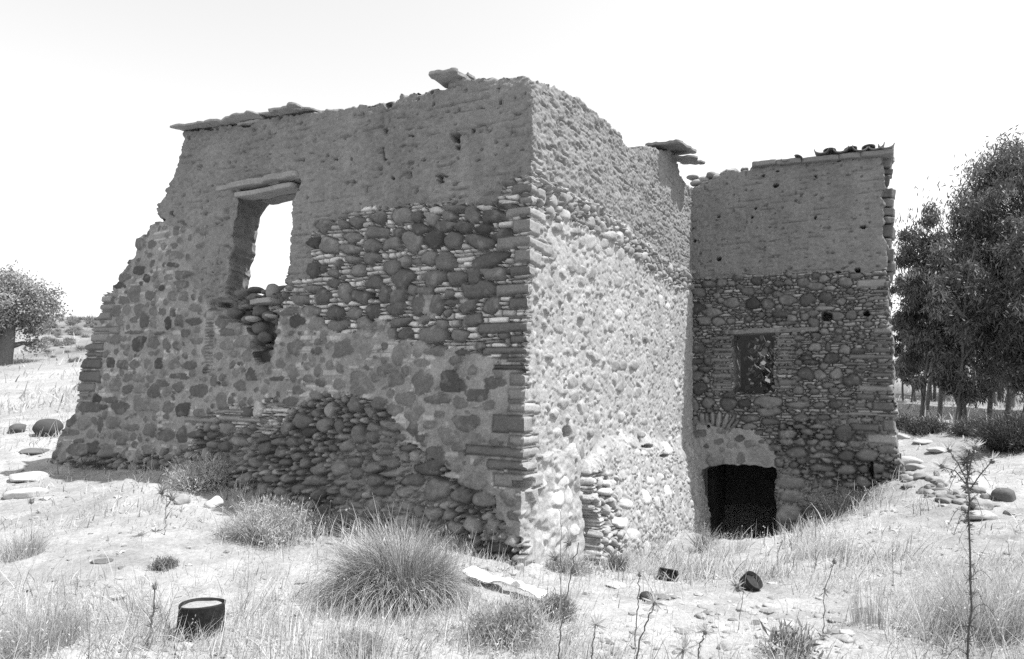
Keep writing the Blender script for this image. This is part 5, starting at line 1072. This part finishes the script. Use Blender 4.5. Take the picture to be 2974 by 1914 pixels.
tree('eucalyptus_tree', 'rounded eucalyptus in front left of the highest crown', 'tree', 2310, 970, 405, 20, 170, 4, 0.168, 0.039, 163, 153, 0.108, .2, stems=2, group=EG, trunk=.13)
tree('eucalyptus_tree', 'dim eucalyptus deep in the grove behind the forked stems', 'tree', 2185, 962, 600, 27, 130, 5, 0.192, 0.046, 94, 139, 0.096, .2, stems=2, group=EG, trunk=.11)
tree('eucalyptus_tree', 'dim eucalyptus deep in the grove under the rounded crown', 'tree', 2345, 950, 520, 28, 210, 6, 0.208, 0.049, 137, 147, 0.096, .15, stems=3, group=EG, trunk=.14)
tree('eucalyptus_tree', 'small low eucalyptus nearest the wing corner', 'tree', 2112, 975, 640, 24, 80, 7, 0.176, 0.041, 59, 139, 0.108, .2, stems=2, group=EG, trunk=.07)
tree('eucalyptus_tree', 'large eucalyptus cut by the right frame edge below the crown', 'tree', 2460, 960, 480, 17, 230, 8, 0.160, 0.037, 198, 147, 0.101, .12, group=EG, trunk=.16)
q = np.random.default_rng(90)
for k, (x, y, Y) in enumerate(((2165,975,22),(2195,980,20),(2250,975,23),(2275,965,24),(2330,960,25),(2365,955,24),(2140,970,25),(2210,965,26))):
    B = at_y(np.array(x*K), np.array(y*K), Y); B[2] = ground_z(B[0], B[1])-.1; o = thing('young_tree', 'thin bare stem of a young tree under the eucalyptus crowns', 'tree', B, 'thin stems in the grove')
    P = B+np.linspace(0, 1, 8)[:, None]*np.array([q.normal()*.5, q.normal()*.3, 5.2]); P[1:] += np.cumsum(q.normal(size=(7, 3))*.05, 0); V, F = tube(P, np.linspace(.065, .03, 8)); G = Geo(); G.add(V, F, .16); G.obj('trunk', M_BARK, o)
    n = 700; C = P[-1]+q.normal(size=(n, 3))*np.array([.5, .5, .8]); V, F, T = leaves(C, q.normal(size=(n, 3))*.5+np.array([0, 0, -1.2]), .2, .035, q.uniform(.05, .12, n), q); G = Geo(); G.add(V, F, T); G.obj('crown', M_LEAF, o, smooth=False)
tree('olive_tree', 'grey olive tree with thick dark trunk on the slope at the left edge', 'tree', 5, 855, 640, 24, 215, 20, .12, .05, 150, 170, .26, .36, droop=.2, trunk=.38, csz=.062)
bush('grove_shrub', 'dark shrub at the foot of the forked eucalyptus stems', 'shrub', 2180, 1016, 120, 36, 2500, .08, 41, .06, m=M_LEAF)
bush('grove_shrub', 'dark brushwood heap on the bank under the grove', 'shrub', 2295, 1022, 110, 42, 2600, .09, 42, .06, m=M_LEAF)
bush('grove_shrub', 'dense dark shrub on the bank at the right frame edge', 'shrub', 2400, 1055, 170, 95, 5500, .08, 43, .06, m=M_LEAF)
bush('grove_shrub', 'small bush right behind the corner of the wing', 'shrub', 2115, 1005, 50, 35, 1200, .10, 44, .05, m=M_LEAF)
# scrub on the hillside
proto = None
for k in range(60):
    x = q.uniform(95, 235); y = 748+abs(q.normal())*45
    if y > 870: continue
    P = on_ground(x, y, 14, 90); sc = q.uniform(.3, .9)*P[1]/40
    if proto is None:
        proto = bush('hill_scrub', 'low dark scrub bush dotted over the pale hillside behind the olive', 'bush', x, y, 1600*.9/P[1], 1600*.42/P[1], 350, .26, 50, .10, 'low scrub on the hillside', P); proto.scale = (sc, sc, sc)
    else:
        c = proto.copy(); COL.objects.link(c); c.location = P.tolist(); c.rotation_euler = (0, 0, q.uniform(0, 6.28)); c.scale = (sc, sc, sc*q.uniform(.7, 1.2))
